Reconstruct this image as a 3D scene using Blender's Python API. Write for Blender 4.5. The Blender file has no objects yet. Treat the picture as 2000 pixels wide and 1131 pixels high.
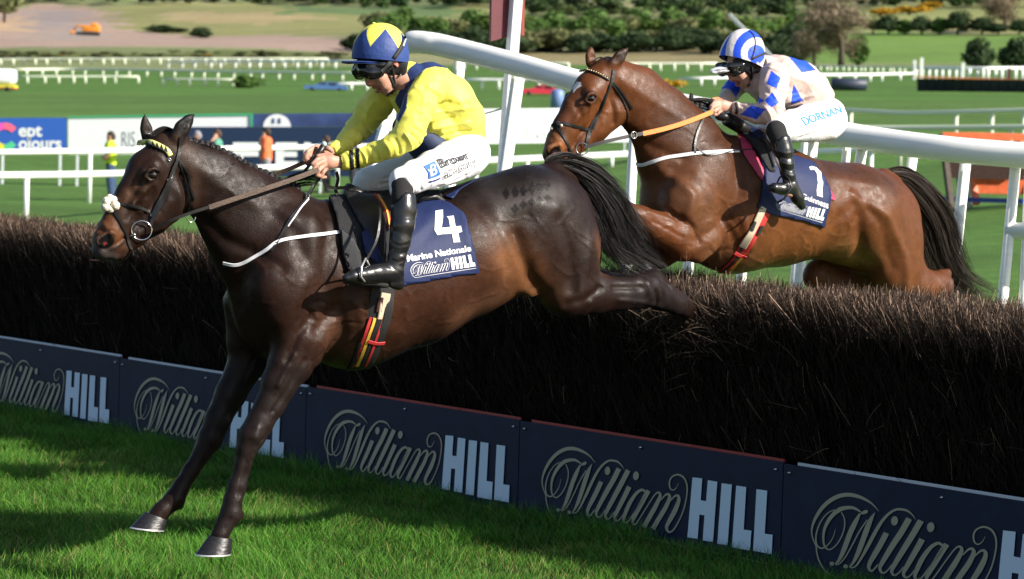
import bpy, bmesh, math, random
import numpy as np
from mathutils import Vector, Matrix, Euler
from mathutils.bvhtree import BVHTree
from mathutils.geometry import tessellate_polygon

random.seed(7); RNG = np.random.default_rng(7)
SC = bpy.context.scene
COL = SC.collection
PI = math.pi

# ------------------------------------------------------------------ camera
F = 5555.6                       # focal length in photo pixels (2000 wide)
CAM_H, ROLL, HOR = 2.07, math.radians(1.6), 272.0
PITCH = math.atan((565.5 - HOR) * math.cos(ROLL) / F)
cam_d = bpy.data.cameras.new('camera'); cam = bpy.data.objects.new('camera', cam_d); COL.objects.link(cam)
cam_d.sensor_width = 36; cam_d.lens = 100; cam_d.clip_start = .1; cam_d.clip_end = 8000
RM = Matrix.Rotation(PI/2 - PITCH, 3, 'X') @ Matrix.Rotation(ROLL, 3, 'Z')
cam.matrix_world = Matrix.Translation((0, 0, CAM_H)) @ RM.to_4x4()
cam_d.dof.use_dof = True; cam_d.dof.focus_distance = 12.9; cam_d.dof.aperture_fstop = 5.6
SC.camera = cam

# ------------------------------------------------------------------ sky, sun, exposure
SUN_AZ = math.radians(113)       # clockwise from +Y (away from the camera) to the right
SUN_EL = math.radians(31)
w = bpy.data.worlds.new('World'); SC.world = w; w.use_nodes = True
nt = w.node_tree; sky = nt.nodes.new('ShaderNodeTexSky'); sky.sky_type = 'NISHITA'; sky.sun_disc = False
sky.sun_elevation = SUN_EL; sky.sun_rotation = SUN_AZ
bg = nt.nodes['Background']; nt.links.new(sky.outputs[0], bg.inputs[0]); bg.inputs[1].default_value = 0.08
sd = bpy.data.lights.new('sun', 'SUN'); so = bpy.data.objects.new('sun', sd); COL.objects.link(so)
sd.energy = 5.0; sd.angle = math.radians(.5); sd.color = (1, .93, .83)
SUN = Vector((math.sin(SUN_AZ)*math.cos(SUN_EL), math.cos(SUN_AZ)*math.cos(SUN_EL), math.sin(SUN_EL)))
so.rotation_euler = SUN.to_track_quat('Z', 'Y').to_euler(); so.location = (20, -10, 30)
SC.view_settings.view_transform = 'Standard'; SC.view_settings.look = 'None'
SC.view_settings.exposure = 0.78; SC.view_settings.gamma = 1
SC.cycles.max_bounces = 5; SC.cycles.diffuse_bounces = 3; SC.cycles.glossy_bounces = 3; SC.cycles.transmission_bounces = 3
SC.cycles.use_denoising = True

# ------------------------------------------------------------------ picking points: a pixel of the photo and a distance give a place
RMn = np.array(RM)
def ray(px, py):
    d = RMn @ np.array([(px-1000)/F, -(py-565.5)/F, -1.0])
    return d / d[1]
def P(px, py, d):
    v = ray(px, py) * d; return Vector((v[0], v[1], v[2] + CAM_H))
def project(V):
    q = (np.asarray(V) - np.array([0, 0, CAM_H])) @ RMn
    return np.stack([1000 + F*q[:, 0]/-q[:, 2], 565.5 - F*q[:, 1]/-q[:, 2]], 1)
def plane_hit(px, py, p0, n):
    d = ray(px, py); o = np.array([0, 0, CAM_H])
    t = np.dot(np.array(p0)-o, n)/np.dot(d, n); return Vector(o + d*t)

# ------------------------------------------------------------------ materials
def nd(nt, t, **kw):
    n = nt.nodes.new(t)
    for k, v in kw.items(): setattr(n, k, v)
    return n
MATS = {}
def mat(name, col, rough=.6, spec=.5, metal=0, var=0, vscale=6, bump=0, bscale=40, attr=False, rvar=0, coat=0, sheen=0, trans=0, stretch=None, sss=0, ramp=None):
    if name in MATS: return MATS[name]
    m = bpy.data.materials.new(name); m.use_nodes = True; MATS[name] = m
    nt = m.node_tree; b = nt.nodes['Principled BSDF']; L = nt.links
    b.inputs['Roughness'].default_value = rough; b.inputs['Specular IOR Level'].default_value = spec
    b.inputs['Metallic'].default_value = metal; b.inputs['Coat Weight'].default_value = coat
    b.inputs['Sheen Weight'].default_value = sheen
    if sss: b.inputs['Subsurface Weight'].default_value = sss; b.inputs['Subsurface Radius'].default_value = (.01, .004, .002); b.inputs['Subsurface Scale'].default_value = .5
    tc = nd(nt, 'ShaderNodeTexCoord'); vec = tc.outputs['Object']
    if stretch:
        mp = nd(nt, 'ShaderNodeMapping'); mp.inputs['Scale'].default_value = stretch; L.new(vec, mp.inputs[0]); vec = mp.outputs[0]
    if attr:
        a = nd(nt, 'ShaderNodeVertexColor', layer_name='Col'); src = a.outputs[0]
    else:
        a = nd(nt, 'ShaderNodeRGB'); a.outputs[0].default_value = (*col, 1); src = a.outputs[0]
    if var:
        n = nd(nt, 'ShaderNodeTexNoise'); n.inputs['Scale'].default_value = vscale; n.inputs['Detail'].default_value = 6; n.inputs['Roughness'].default_value = .65
        L.new(vec, n.inputs['Vector'])
        mr = nd(nt, 'ShaderNodeMapRange'); mr.inputs['From Min'].default_value = .3; mr.inputs['From Max'].default_value = .7
        mr.inputs['To Min'].default_value = 1-var; mr.inputs['To Max'].default_value = 1+var
        L.new(n.outputs['Fac'], mr.inputs['Value'])
        vm = nd(nt, 'ShaderNodeVectorMath', operation='SCALE'); L.new(src, vm.inputs[0]); L.new(mr.outputs[0], vm.inputs['Scale']); src = vm.outputs[0]
    L.new(src, b.inputs['Base Color'])
    if rvar:
        n = nd(nt, 'ShaderNodeTexNoise'); n.inputs['Scale'].default_value = vscale*1.7; n.inputs['Detail'].default_value = 5
        L.new(vec, n.inputs['Vector']); mr = nd(nt, 'ShaderNodeMapRange'); mr.inputs['From Min'].default_value = .3; mr.inputs['From Max'].default_value = .7
        mr.inputs['To Min'].default_value = rough-rvar; mr.inputs['To Max'].default_value = rough+rvar
        L.new(n.outputs['Fac'], mr.inputs['Value']); L.new(mr.outputs[0], b.inputs['Roughness'])
    if bump:
        n = nd(nt, 'ShaderNodeTexNoise'); n.inputs['Scale'].default_value = bscale; n.inputs['Detail'].default_value = 5
        L.new(vec, n.inputs['Vector']); bp = nd(nt, 'ShaderNodeBump'); bp.inputs['Strength'].default_value = bump; bp.inputs['Distance'].default_value = .01
        L.new(n.outputs['Fac'], bp.inputs['Height']); L.new(bp.outputs[0], b.inputs['Normal'])
    if trans:
        t = nd(nt, 'ShaderNodeBsdfTranslucent'); L.new(src, t.inputs[0]); mx = nd(nt, 'ShaderNodeMixShader'); mx.inputs[0].default_value = trans
        o = nt.nodes['Material Output']; L.new(b.outputs[0], mx.inputs[1]); L.new(t.outputs[0], mx.inputs[2]); L.new(mx.outputs[0], o.inputs[0])
    return m

# ------------------------------------------------------------------ objects
def mesh_data(name, V, Fc, m=None, smooth=True, cols=None, midx=None):
    me = bpy.data.meshes.new(name); V = np.asarray(V, dtype=np.float32)
    if isinstance(Fc, np.ndarray):
        k = Fc.shape[1]; n = len(Fc)
        me.vertices.add(len(V)); me.vertices.foreach_set('co', V.ravel())
        me.loops.add(n*k); me.loops.foreach_set('vertex_index', Fc.astype(np.int32).ravel())
        me.polygons.add(n); me.polygons.foreach_set('loop_start', np.arange(0, n*k, k, dtype=np.int32))
        me.update(calc_edges=True)
    else:
        me.from_pydata(V.tolist(), [], Fc); me.update()
    if smooth: me.polygons.foreach_set('use_smooth', np.ones(len(me.polygons), dtype=bool))
    for x in (m if isinstance(m, (list, tuple)) else [m]):
        if x: me.materials.append(x)
    if midx is not None: me.polygons.foreach_set('material_index', np.asarray(midx, dtype=np.int32))
    if cols is not None:
        ca = me.color_attributes.new('Col', 'FLOAT_COLOR', 'POINT')
        c = np.ones((len(V), 4), dtype=np.float32); c[:, :3] = cols; ca.data.foreach_set('color', c.ravel())
    return me
def org(root):
    v = Vector((0, 0, 0)); r = root
    while r is not None: v += r.location; r = r.parent
    return v
def obj(name, V, Fc, m=None, parent=None, loc=None, **kw):
    """V in world coordinates"""
    V = np.asarray(V, dtype=np.float64)
    L = org(parent) if parent is not None else Vector(loc if loc is not None else (0, 0, 0))
    me = mesh_data(name, V - np.array(L), Fc, m, **kw)
    o = bpy.data.objects.new(name, me); COL.objects.link(o)
    if parent is not None: o.parent = parent
    else: o.location = L
    return o
def tag(o, label=None, cat=None, group=None, kind=None):
    if label: o['label'] = label
    if cat: o['category'] = cat
    if group: o['group'] = group
    if kind: o['kind'] = kind
    return o
def empty(name, loc, label, cat, group=None):
    o = bpy.data.objects.new(name, None); COL.objects.link(o); o.location = loc; o.empty_display_size = .2
    return tag(o, label, cat, group)
def copy_tree(o, parent=None):
    c = o.copy(); COL.objects.link(c); c.parent = parent
    for ch in list(o.children): copy_tree(ch, c)
    return c

class MB:
    """collects shapes for ONE mesh"""
    def __init__(s): s.V = []; s.F = []
    def add(s, V, Fc):
        n = len(s.V); s.V += [tuple(v) for v in V]; s.F += [tuple(i+n for i in f) for f in Fc]
    def box(s, c, size, rot=None, bev=0):
        bm = bmesh.new(); bmesh.ops.create_cube(bm, size=1)
        for v in bm.verts: v.co = Vector((v.co.x*size[0], v.co.y*size[1], v.co.z*size[2]))
        if bev: bmesh.ops.bevel(bm, geom=bm.edges[:], offset=bev, segments=2, affect='EDGES', profile=.5)
        M = rot if rot is not None else Matrix.Identity(3); c = Vector(c)
        bm.verts.ensure_lookup_table(); s.add([c + M @ v.co for v in bm.verts], [[v.index for v in f.verts] for f in bm.faces]); bm.free()
    def tube(s, pts, r, n=10, cap=True, flat=None):
        pts = [Vector(p) for p in pts]; rs = r if hasattr(r, '__len__') else [r]*len(pts)
        V = []; Fc = []; up = Vector((0, 0, 1)); prev = None
        for i, p in enumerate(pts):
            t = (pts[min(i+1, len(pts)-1)] - pts[max(i-1, 0)])
            if t.length < 1e-9: t = Vector((0, 0, 1))
            t.normalize()
            if prev is None:
                a = t.cross(up if abs(t.z) < .9 else Vector((1, 0, 0))).normalized()
            else:
                a = (prev - t*prev.dot(t)).normalized()
            prev = a; b = t.cross(a)
            for k in range(n):
                th = 2*PI*k/n; V.append(p + a*math.cos(th)*rs[i] + b*math.sin(th)*rs[i]*(flat or 1))
        for i in range(len(pts)-1):
            for k in range(n): Fc.append((i*n+k, i*n+(k+1) % n, (i+1)*n+(k+1) % n, (i+1)*n+k))
        if cap: Fc.append(tuple(reversed(range(n)))); Fc.append(tuple((len(pts)-1)*n+k for k in range(n)))
        s.add(V, Fc)
    def ball(s, c, r, n=12, sc=(1, 1, 1), rot=None):
        V = []; Fc = []; m = n//2; M = rot if rot is not None else Matrix.Identity(3)
        for i in range(m+1):
            ph = PI*i/m
            for k in range(n):
                th = 2*PI*k/n; V.append(Vector(c) + M @ Vector((r*sc[0]*math.sin(ph)*math.cos(th), r*sc[1]*math.sin(ph)*math.sin(th), r*sc[2]*math.cos(ph))))
        for i in range(m):
            for k in range(n): Fc.append((i*n+k, (i+1)*n+k, (i+1)*n+(k+1) % n, i*n+(k+1) % n))
        s.add(V, Fc)
    def build(s, name, m, parent=None, loc=None, smooth=True, **kw):
        o = obj(name, s.V, s.F, m, parent, loc, smooth=smooth, **kw)
        return o
def autosmooth(o, ang=40):
    me = o.data; me.polygons.foreach_set('use_smooth', np.ones(len(me.polygons), dtype=bool))
    bm = bmesh.new(); bm.from_mesh(me); a = math.radians(ang)
    for e in bm.edges:
        if len(e.link_faces) == 2 and e.calc_face_angle(0) > a: e.smooth = False
    bm.to_mesh(me); bm.free(); return o

def catmull(pts, n=6):
    pts = np.array(pts, dtype=float); out = []
    for i in range(len(pts)-1):
        p0, p1, p2, p3 = pts[max(i-1, 0)], pts[i], pts[i+1], pts[min(i+2, len(pts)-1)]
        for j in range(n):
            t = j/n; out.append(.5*((2*p1)+(p2-p0)*t+(2*p0-5*p1+4*p2-p3)*t*t+(3*p1-p0-3*p2+p3)*t**3))
    out.append(pts[-1]); return np.array(out)
def inpoly(Q, poly):
    Q = np.asarray(Q); poly = np.asarray(poly, dtype=float); x, y = Q[:, 0], Q[:, 1]; r = np.zeros(len(Q), bool)
    j = len(poly)-1
    for i in range(len(poly)):
        xi, yi = poly[i]; xj, yj = poly[j]
        if yi != yj:
            c = ((yi > y) != (yj > y)) & (x < (xj-xi)*(y-yi)/(yj-yi)+xi); r ^= c
        j = i
    return r
def text_mesh(s, bold=0.0, shear=0, spacing=1.0):
    """the built-in font as flat triangles: vertices (x, y), faces; height of capitals about .7"""
    c = bpy.data.curves.new('t', 'FONT'); c.body = s; c.size = 1; c.offset = bold; c.shear = shear; c.space_character = spacing; c.resolution_u = 4
    o = bpy.data.objects.new('t', c); COL.objects.link(o)
    dg = bpy.context.evaluated_depsgraph_get(); dg.update(); me = bpy.data.meshes.new_from_object(o.evaluated_get(dg), depsgraph=dg)
    V = np.array([v.co[:2] for v in me.vertices]); Fc = [tuple(p.vertices) for p in me.polygons]
    bpy.data.objects.remove(o); bpy.data.curves.remove(c); bpy.data.meshes.remove(me)
    return V, Fc
def stroke2d(pts, n=5):
    """ribbon of varying width in 2D: pts (x, y, width)"""
    q = catmull(pts, n) if len(pts) > 2 else np.array(pts, dtype=float)
    t = np.gradient(q[:, :2], axis=0); t /= np.linalg.norm(t, axis=1)[:, None]+1e-9; nrm = np.stack([-t[:, 1], t[:, 0]], 1)
    a = q[:, :2]+nrm*q[:, 2:3]/2; b = q[:, :2]-nrm*q[:, 2:3]/2; k = len(q)
    return np.vstack([a, b]), [(i, i+1, k+i+1, k+i) for i in range(k-1)]
def poly2d(pts):
    tr = tessellate_polygon([[Vector((p[0], p[1], 0)) for p in pts]]); return np.array(pts, dtype=float), [tuple(t) for t in tr]
def ell2d(cx, cy, rx, ry, n=24, tilt=0):
    return poly2d([(cx+rx*math.cos(2*PI*i/n)*math.cos(tilt)-ry*math.sin(2*PI*i/n)*math.sin(tilt), cy+rx*math.cos(2*PI*i/n)*math.sin(tilt)+ry*math.sin(2*PI*i/n)*math.cos(tilt)) for i in range(n)])
def merge2d(items):
    V = []; Fc = []; n = 0
    for v, f in items:
        V.append(np.asarray(v)); Fc += [tuple(i+n for i in t) for t in f]; n += len(v)
    return np.vstack(V), Fc
def face_front(V3, Fc, n):
    """turn every face towards n"""
    out = []
    for f in Fc:
        a, b, c = (Vector(V3[f[i]]) for i in range(3))
        out.append(f if (b-a).cross(c-a).dot(n) > 0 else tuple(reversed(f)))
    return out

# the script word and block letters, traced once (x right, y down)
SCRIPT = [
 [(672,245,3),(620,180,14),(560,135,24),(480,100,34),(400,88,38),(320,105,40),(240,155,38),(175,225,34),(125,310,28),(95,390,20),(85,460,13),(97,530,11),(125,600,12)],
 [(310,235,8),(240,260,9),(180,330,10),(140,420,12),(122,510,14),(130,585,14),(165,618,15),(205,605,12),(245,560,9),(275,500,7),(293,425,3)],
 [(345,262,9),(370,320,10),(372,400,11),(350,490,11),(310,570,11),(270,615,12),(235,630,13),(200,600,16),(187,530,18),(195,440,24),(225,360,32),(270,290,38),(330,235,42),(400,215,34),(460,220,26),(515,255,12)],
 [(515,270,16),(545,258,34),(565,248,30),(576,243,10)],
 [(508,270,16),(465,360,42),(420,470,46),(370,620,42),(330,720,28),(290,775,12)],
 [(290,775,12),(330,765,12),(380,700,12),(440,580,12),(500,450,12),(570,330,10)],
 [(637,258,4),(605,320,32),(575,400,46),(530,540,46),(490,660,40),(450,750,24),(415,800,10)],
 [(415,800,10),(450,800,14),(480,775,16),(520,705,22),(580,580,32),(640,450,32),(700,340,28),(760,265,24),(820,225,22),(870,222,22),(920,235,20),(960,270,12),(992,318,3)],
 [(738,455,50),(690,560,50),(640,660,48),(595,750,38),(585,805,28),(615,830,20),(665,765,12)],
 [(935,310,54),(870,440,54),(800,560,52),(710,730,42),(682,800,30),(702,848,20),(742,828,14),(785,765,10)],
 [(1037,328,56),(970,460,54),(900,590,52),(810,760,42),(784,830,28),(804,868,20),(842,848,14),(885,785,10)],
 [(1048,510,54),(1015,580,52),(980,650,50),(910,790,42),(886,850,28),(906,888,20),(944,868,14),(985,810,10)],
 [(1225,570,20),(1190,545,28),(1130,580,34),(1060,680,42),(1010,790,42),(985,870,30),(1003,908,22),(1042,888,16),(1100,800,14),(1180,680,14),(1230,590,14)],
 [(1260,553,52),(1220,625,52),(1180,700,50),(1110,830,44),(1085,895,28),(1108,930,20),(1150,880,12),(1250,720,12),(1330,600,14),(1372,574,22),(1390,610,32),(1345,715,48),(1280,830,50),(1210,957,50)],
 [(1395,660,10),(1450,600,20),(1485,597,28),(1492,640,38),(1450,740,48),(1380,855,50),(1310,977,50)],
 [(1500,670,10),(1550,615,20),(1588,612,28),(1595,665,40),(1550,780,52),(1485,900,44),(1460,960,34),(1482,1008,24),(1530,993,18),(1590,900,14),(1650,760,14),(1684,600,14),(1685,490,16),(1650,410,18),(1585,377,18),(1520,402,16),(1492,460,16),(1500,525,14),(1530,548,12),(1565,525,8),(1593,470,3)],
]
UNDER = [(125,600,12),(130,660,12),(150,740,13),(190,820,14),(260,885,16),(400,912,18),(600,943,18),(900,1008,20),(1300,1090,22),(2613,1369,22)]
def logo2d(k=1):
    it = [stroke2d([(x, y, max(w_*k, 5 if k < 1 else 0)) for x, y, w_ in s]) for s in SCRIPT] + [stroke2d(UNDER)]
    it += [ell2d(808,335,30,46,tilt=.1), ell2d(1122,390,32,48,tilt=.1), ell2d(262,768,20,20), ell2d(383,792,20,20)]
    return merge2d(it)
def hill2d():
    c = lambda L: poly2d([((1000+x/2-1050)*5.656, (800+y/2-860)*5.656) for x, y in L])
    return merge2d([c([(718,264),(756,268),(750,353),(771,357),(778,275),(815,281),(798,516),(758,510),(765,412),(745,409),(738,504),(698,498)]),
      c([(832,287),(872,292),(855,529),(815,523)]), c([(889,296),(928,302),(918,468),(948,472),(943,550),(872,537)]),
      c([(968,310),(1010,316),(1000,484),(1031,488),(1027,564),(955,550)])])

# the line of the brush fence on the ground
HD = Vector((.604, -.797, 0)); HN = Vector((-.797, -.604, 0))     # along it (towards the right), out of its front
s0 = 270.; A0 = P(0, 244+s0*CAM_H, F/s0); A0.z = 0

# ================================================================== the ground: one sheet from under the camera to the far hills
PY = np.array([-60, 0, 60, 100, 150, 200, 265, 350, 500, 600, 700, 850, 1000, 1400, 2000, 3200.])
PZ = np.array([0, 0, 0, .0, 1.6, 4.1, 6.9, 9.8, 14.6, 18.0, 24.5, 34, 44, 74, 120, 215.])
def gz(x, y):
    x = np.asarray(x, float); y = np.asarray(y, float)
    z = np.interp(y, PY, PZ); z = (z + np.interp(y-12, PY, PZ) + np.interp(y+12, PY, PZ))/3
    z = np.where(y < 85, 0, z)
    c = np.interp(y, [100, 150, 350, 1000, 3000], [0, .02, .032, .03, .01])
    z = z + np.interp(y, [22, 60, 100, 200, 320], [0, 1, 1, .6, 0])*np.clip(x-1.5, 0, 15)*.1
    z = z + c*np.clip(x, -260, 260)
    n = np.sin(x*.031+1.3)*np.sin(y*.017+x*.006)*np.interp(y, [300, 700, 1500], [0, 1.2, 5])
    return z + n
def ground_hit(px, py, dmin=90):
    """the place on the ground seen at a pixel"""
    r = ray(px, py); t = np.geomspace(dmin, 2600, 1500)
    zz = CAM_H + r[2]*t; g = gz(r[0]*t, t); k = np.argmax(zz < g)
    if k == 0 and not zz[0] < g[0]: k = len(t)-1
    return np.array([r[0]*t[k], t[k], float(g[k])])
def wpoly(L, dmin=90): return [tuple(ground_hit(x, y, dmin)[:2]) for x, y in L]

ys = np.concatenate([np.linspace(-60, 8, 6), np.arange(9, 30, 1.), np.geomspace(31, 3200, 330)])
an = np.concatenate([np.linspace(-1.3, -.26, 12), np.linspace(-.25, .25, 300), np.linspace(.26, 1.3, 12)])
YY, AA = np.meshgrid(ys, an, indexing='ij'); XX = AA*np.maximum(YY+30, 60)
ZZ = gz(XX, YY); V = np.stack([XX, YY, ZZ], -1).reshape(-1, 3); nx = len(an); ny = len(ys)
I = np.arange(nx*ny).reshape(ny, nx); Q = np.stack([I[:-1, :-1], I[:-1, 1:], I[1:, 1:], I[1:, :-1]], -1).reshape(-1, 4)
G0 = np.array([.086, .172, .036]); cols = np.tile(G0, (len(V), 1)); XY = V[:, :2]; jit = XY + np.stack([np.sin(XY[:, 1]*.13+XY[:, 0]*.05), np.sin(XY[:, 0]*.11)], 1)*np.clip(XY[:, 1:2]/130, 0, 5)
nz_ = np.sin(XY[:, 0]*.05+3*np.sin(XY[:, 1]*.011))*np.sin(XY[:, 1]*.023+XY[:, 0]*.013)
def paint(poly, c, dm=90):
    m = inpoly(jit, wpoly(poly, dm)); cols[m] = c
cols[XY[:, 1] > 520] = (.20, .23, .10)
cols[(XY[:, 1] > 520) & (nz_ > .2)] = (.24, .24, .12)
paint([(-400, 240), (2400, 255), (2400, 200), (1500, 195), (600, 185), (-400, 175)], (.088, .165, .038))
paint([(-300, 121), (700, 123), (700, 103), (300, 104), (-300, 105)], (.12, .14, .045))
paint([(-300, 104), (700, 102), (720, 82), (560, 66), (380, 66), (250, 55), (225, 20), (60, 10), (-300, 12)], (.37, .27, .215))
paint([(60, 80), (190, 78), (200, 62), (70, 62)], (.33, .27, .235))
paint([(-100, 66), (50, 60), (64, 40), (40, 32), (-100, 48)], (.47, .33, .21))
paint([(70, 62), (150, 56), (165, 22), (50, 18)], (.30, .25, .23))
paint([(230, 48), (250, 62), (560, 70), (800, 66), (1000, 60), (1000, 14), (500, 10), (215, 14)], (.25, .25, .10))
paint([(300, 40), (520, 48), (640, 40), (560, 26), (330, 26)], (.36, .29, .15))
paint([(560, 30), (900, 34), (900, 10), (560, 8)], (.12, .18, .07))
paint([(900, 128), (1560, 128), (1560, 98), (900, 96)], (.26, .22, .11))
paint([(1500, 125), (2300, 128), (2300, 62), (1700, 62), (1500, 78)], (.15, .25, .055))
paint([(1500, 70), (1700, 60), (2300, 60), (2300, 14), (1500, 20)], (.25, .27, .10))
paint([(1780, 62), (1960, 62), (1960, 42), (1780, 42)], (.34, .30, .14))
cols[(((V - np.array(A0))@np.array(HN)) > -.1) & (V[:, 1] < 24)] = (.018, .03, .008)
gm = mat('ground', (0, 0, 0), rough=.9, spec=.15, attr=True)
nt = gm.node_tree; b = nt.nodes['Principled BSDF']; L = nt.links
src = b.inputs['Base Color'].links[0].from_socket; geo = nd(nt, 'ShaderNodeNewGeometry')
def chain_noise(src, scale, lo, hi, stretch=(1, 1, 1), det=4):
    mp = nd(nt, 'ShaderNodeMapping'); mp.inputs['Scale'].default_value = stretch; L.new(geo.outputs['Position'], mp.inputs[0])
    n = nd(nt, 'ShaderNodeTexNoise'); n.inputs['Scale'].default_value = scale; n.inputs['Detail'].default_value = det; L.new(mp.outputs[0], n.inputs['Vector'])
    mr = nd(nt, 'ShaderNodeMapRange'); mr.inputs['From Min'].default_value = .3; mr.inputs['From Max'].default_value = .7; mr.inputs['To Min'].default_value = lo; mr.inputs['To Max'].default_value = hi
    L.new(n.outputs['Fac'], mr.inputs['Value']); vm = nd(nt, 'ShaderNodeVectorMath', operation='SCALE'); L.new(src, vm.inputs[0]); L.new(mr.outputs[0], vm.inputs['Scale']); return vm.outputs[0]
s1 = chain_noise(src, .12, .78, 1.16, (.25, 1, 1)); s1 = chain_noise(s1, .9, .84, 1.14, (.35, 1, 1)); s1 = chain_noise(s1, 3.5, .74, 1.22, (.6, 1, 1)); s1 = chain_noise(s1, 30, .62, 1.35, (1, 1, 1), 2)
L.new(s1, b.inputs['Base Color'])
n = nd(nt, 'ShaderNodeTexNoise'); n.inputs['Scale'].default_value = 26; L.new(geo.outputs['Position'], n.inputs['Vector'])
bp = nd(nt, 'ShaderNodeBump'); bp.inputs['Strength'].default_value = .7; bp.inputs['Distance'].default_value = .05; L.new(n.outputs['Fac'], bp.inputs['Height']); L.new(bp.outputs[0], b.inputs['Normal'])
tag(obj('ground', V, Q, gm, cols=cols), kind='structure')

# ================================================================== the fence line (board plane) seen along the bottom
def ground_at(px, py): return plane_hit(px, py, (0, 0, 0), np.array([0, 0, 1.]))
def fence_pt(s, z=0, out=0): return A0 + HD*s + HN*out + Vector((0, 0, z))
def fence_uv(px, py, out=0):
    h = plane_hit(px, py, A0+HN*out, np.array(HN)); return (h-A0).dot(HD), h.z
seams = [fence_uv(x, y)[0] for x, y in ((238, 695), (603, 760), (1020, 815), (1535, 900))]
pitchm = (seams[3]-seams[0])/3; BH = .535
seams = [seams[0]-2*pitchm, seams[0]-pitchm] + seams + [seams[3]+pitchm, seams[3]+2*pitchm]

# brush: a core and many thousand cut birch twigs
TH, HT = .95, 1.33
m_core = mat('birch_core', (.005, .0035, .003), rough=1, spec=0, bump=.8, bscale=30)  # near black, the shade inside the brush put into its colour
mb = MB(); S0, S1 = seams[0]-4, seams[-1]+3
for k in range(1):
    c = fence_pt((S0+S1)/2, (HT-.16)/2, -TH/2-.06); R = Matrix((HD, -HN, Vector((0, 0, 1)))).transposed()
    mb.box(c, (S1-S0, TH-.14, HT-.16), R, .03)
hedge = empty('birch_fence', fence_pt(5, 0, -.5), 'long dark brown birch brush steeplechase fence the two horses are jumping', 'fence')
mb.build('brush_core', m_core, hedge, smooth=False)
def ribbons(base, dirs, length, width, nseg=2, bend=None, name='', m=None, parent=None, cols=None, tipw=.35, smooth=False, loc=None, tip=None):
    """many thin blades as one mesh"""
    n = len(base); up = dirs/np.linalg.norm(dirs, axis=1)[:, None]
    side = np.cross(up, RNG.normal(size=(n, 3))); side /= np.linalg.norm(side, axis=1)[:, None]
    bend = np.zeros((n, 3)) if bend is None else bend
    V = np.zeros((n, (nseg+1)*2, 3))
    for i in range(nseg+1):
        t = i/nseg; c = base + up*(length*t)[:, None] + bend*(t*t); wd = (width*(1-(1-tipw)*t))[:, None]
        V[:, 2*i] = c - side*wd/2; V[:, 2*i+1] = c + side*wd/2
    Fq = np.array([(2*i, 2*i+1, 2*i+3, 2*i+2) for i in range(nseg)]); Q = (np.arange(n)[:, None, None]*((nseg+1)*2) + Fq[None]).reshape(-1, 4)
    cc = None if cols is None else np.repeat(cols, (nseg+1)*2, axis=0)
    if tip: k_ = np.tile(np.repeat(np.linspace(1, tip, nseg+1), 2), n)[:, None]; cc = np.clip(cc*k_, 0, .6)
    return obj(name, V.reshape(-1, 3), Q, m, parent, loc, smooth=smooth, cols=cc)
hd, hn = np.array(HD), np.array(HN); a0 = np.array(A0)
def twigs(n, srange, face, zr=(.0, 1)):
    s = RNG.uniform(*srange, n); t = RNG.uniform(0, 1, n)
    if face == 'top':
        out = -.06 - t*TH; z = np.full(n, HT-.2) + RNG.uniform(-.05, .12, n)
        ln = RNG.uniform(.10, .22, n) * (1 + .35*(RNG.uniform(0, 1, n) > .96)); d = np.stack([RNG.normal(0, .26, n), RNG.normal(0, .26, n), np.ones(n)], 1)
        d += hn*((.5-t)*.5)[:, None]
        top = HT + .012*np.sin(s*9) + .015*np.sin(s*3.1) + RNG.normal(0, .010, n); ln = np.clip(top - z, .05, .4)/np.maximum(d[:, 2]/np.linalg.norm(d, axis=1), .3)
    else:
        z = RNG.uniform(.38, HT-.05, n); out = -.15 + RNG.uniform(-.03, .05, n); z = z
        ln = RNG.uniform(.08, .26, n); d = np.stack([RNG.normal(0, .25, n), RNG.normal(0, .25, n), np.full(n, .9)], 1) + hn*RNG.uniform(-.05, .42, n)[:, None]
        ln = np.minimum(ln, np.maximum(HT+.01-z, .05))
        if face == 'back': out = -TH + .0 + RNG.uniform(-.03, .05, n); d -= 2*hn*(d@hn)[:, None]
    base = a0 + hd*s[:, None] + hn*out[:, None]; base[:, 2] = z
    return base, d, ln
m_twig = mat('birch_twig', (0, 0, 0), rough=.75, spec=.25, attr=True)
def tcol(n, light=.25, base=(.05, .031, .022)):
    c = np.array(base)*RNG.uniform(.35, 1.3, (n, 1)); k = RNG.uniform(0, 1, n) < light
    c[k] = np.array([.22, .15, .105])*RNG.uniform(.5, 1.3, (k.sum(), 1)); return c
for face, n, lt in (('top', 115000, .17), ('front', 75000, .02), ('back', 6000, .1)):
    base, d, ln = twigs(n, (S0, S1), face)
    tag(ribbons(base, d, ln, RNG.uniform(.0016, .0043, n), 2, RNG.normal(0, .02, (n, 3)), 'brush', m_twig, hedge, tcol(n, lt, (.045, .027, .019) if face == 'top' else (.024, .016, .011)), tip=1.75 if face == 'top' else 1.3, tipw=.7), kind='stuff')  # pale cut ends; lit top and shaded front also put into the colour
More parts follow.
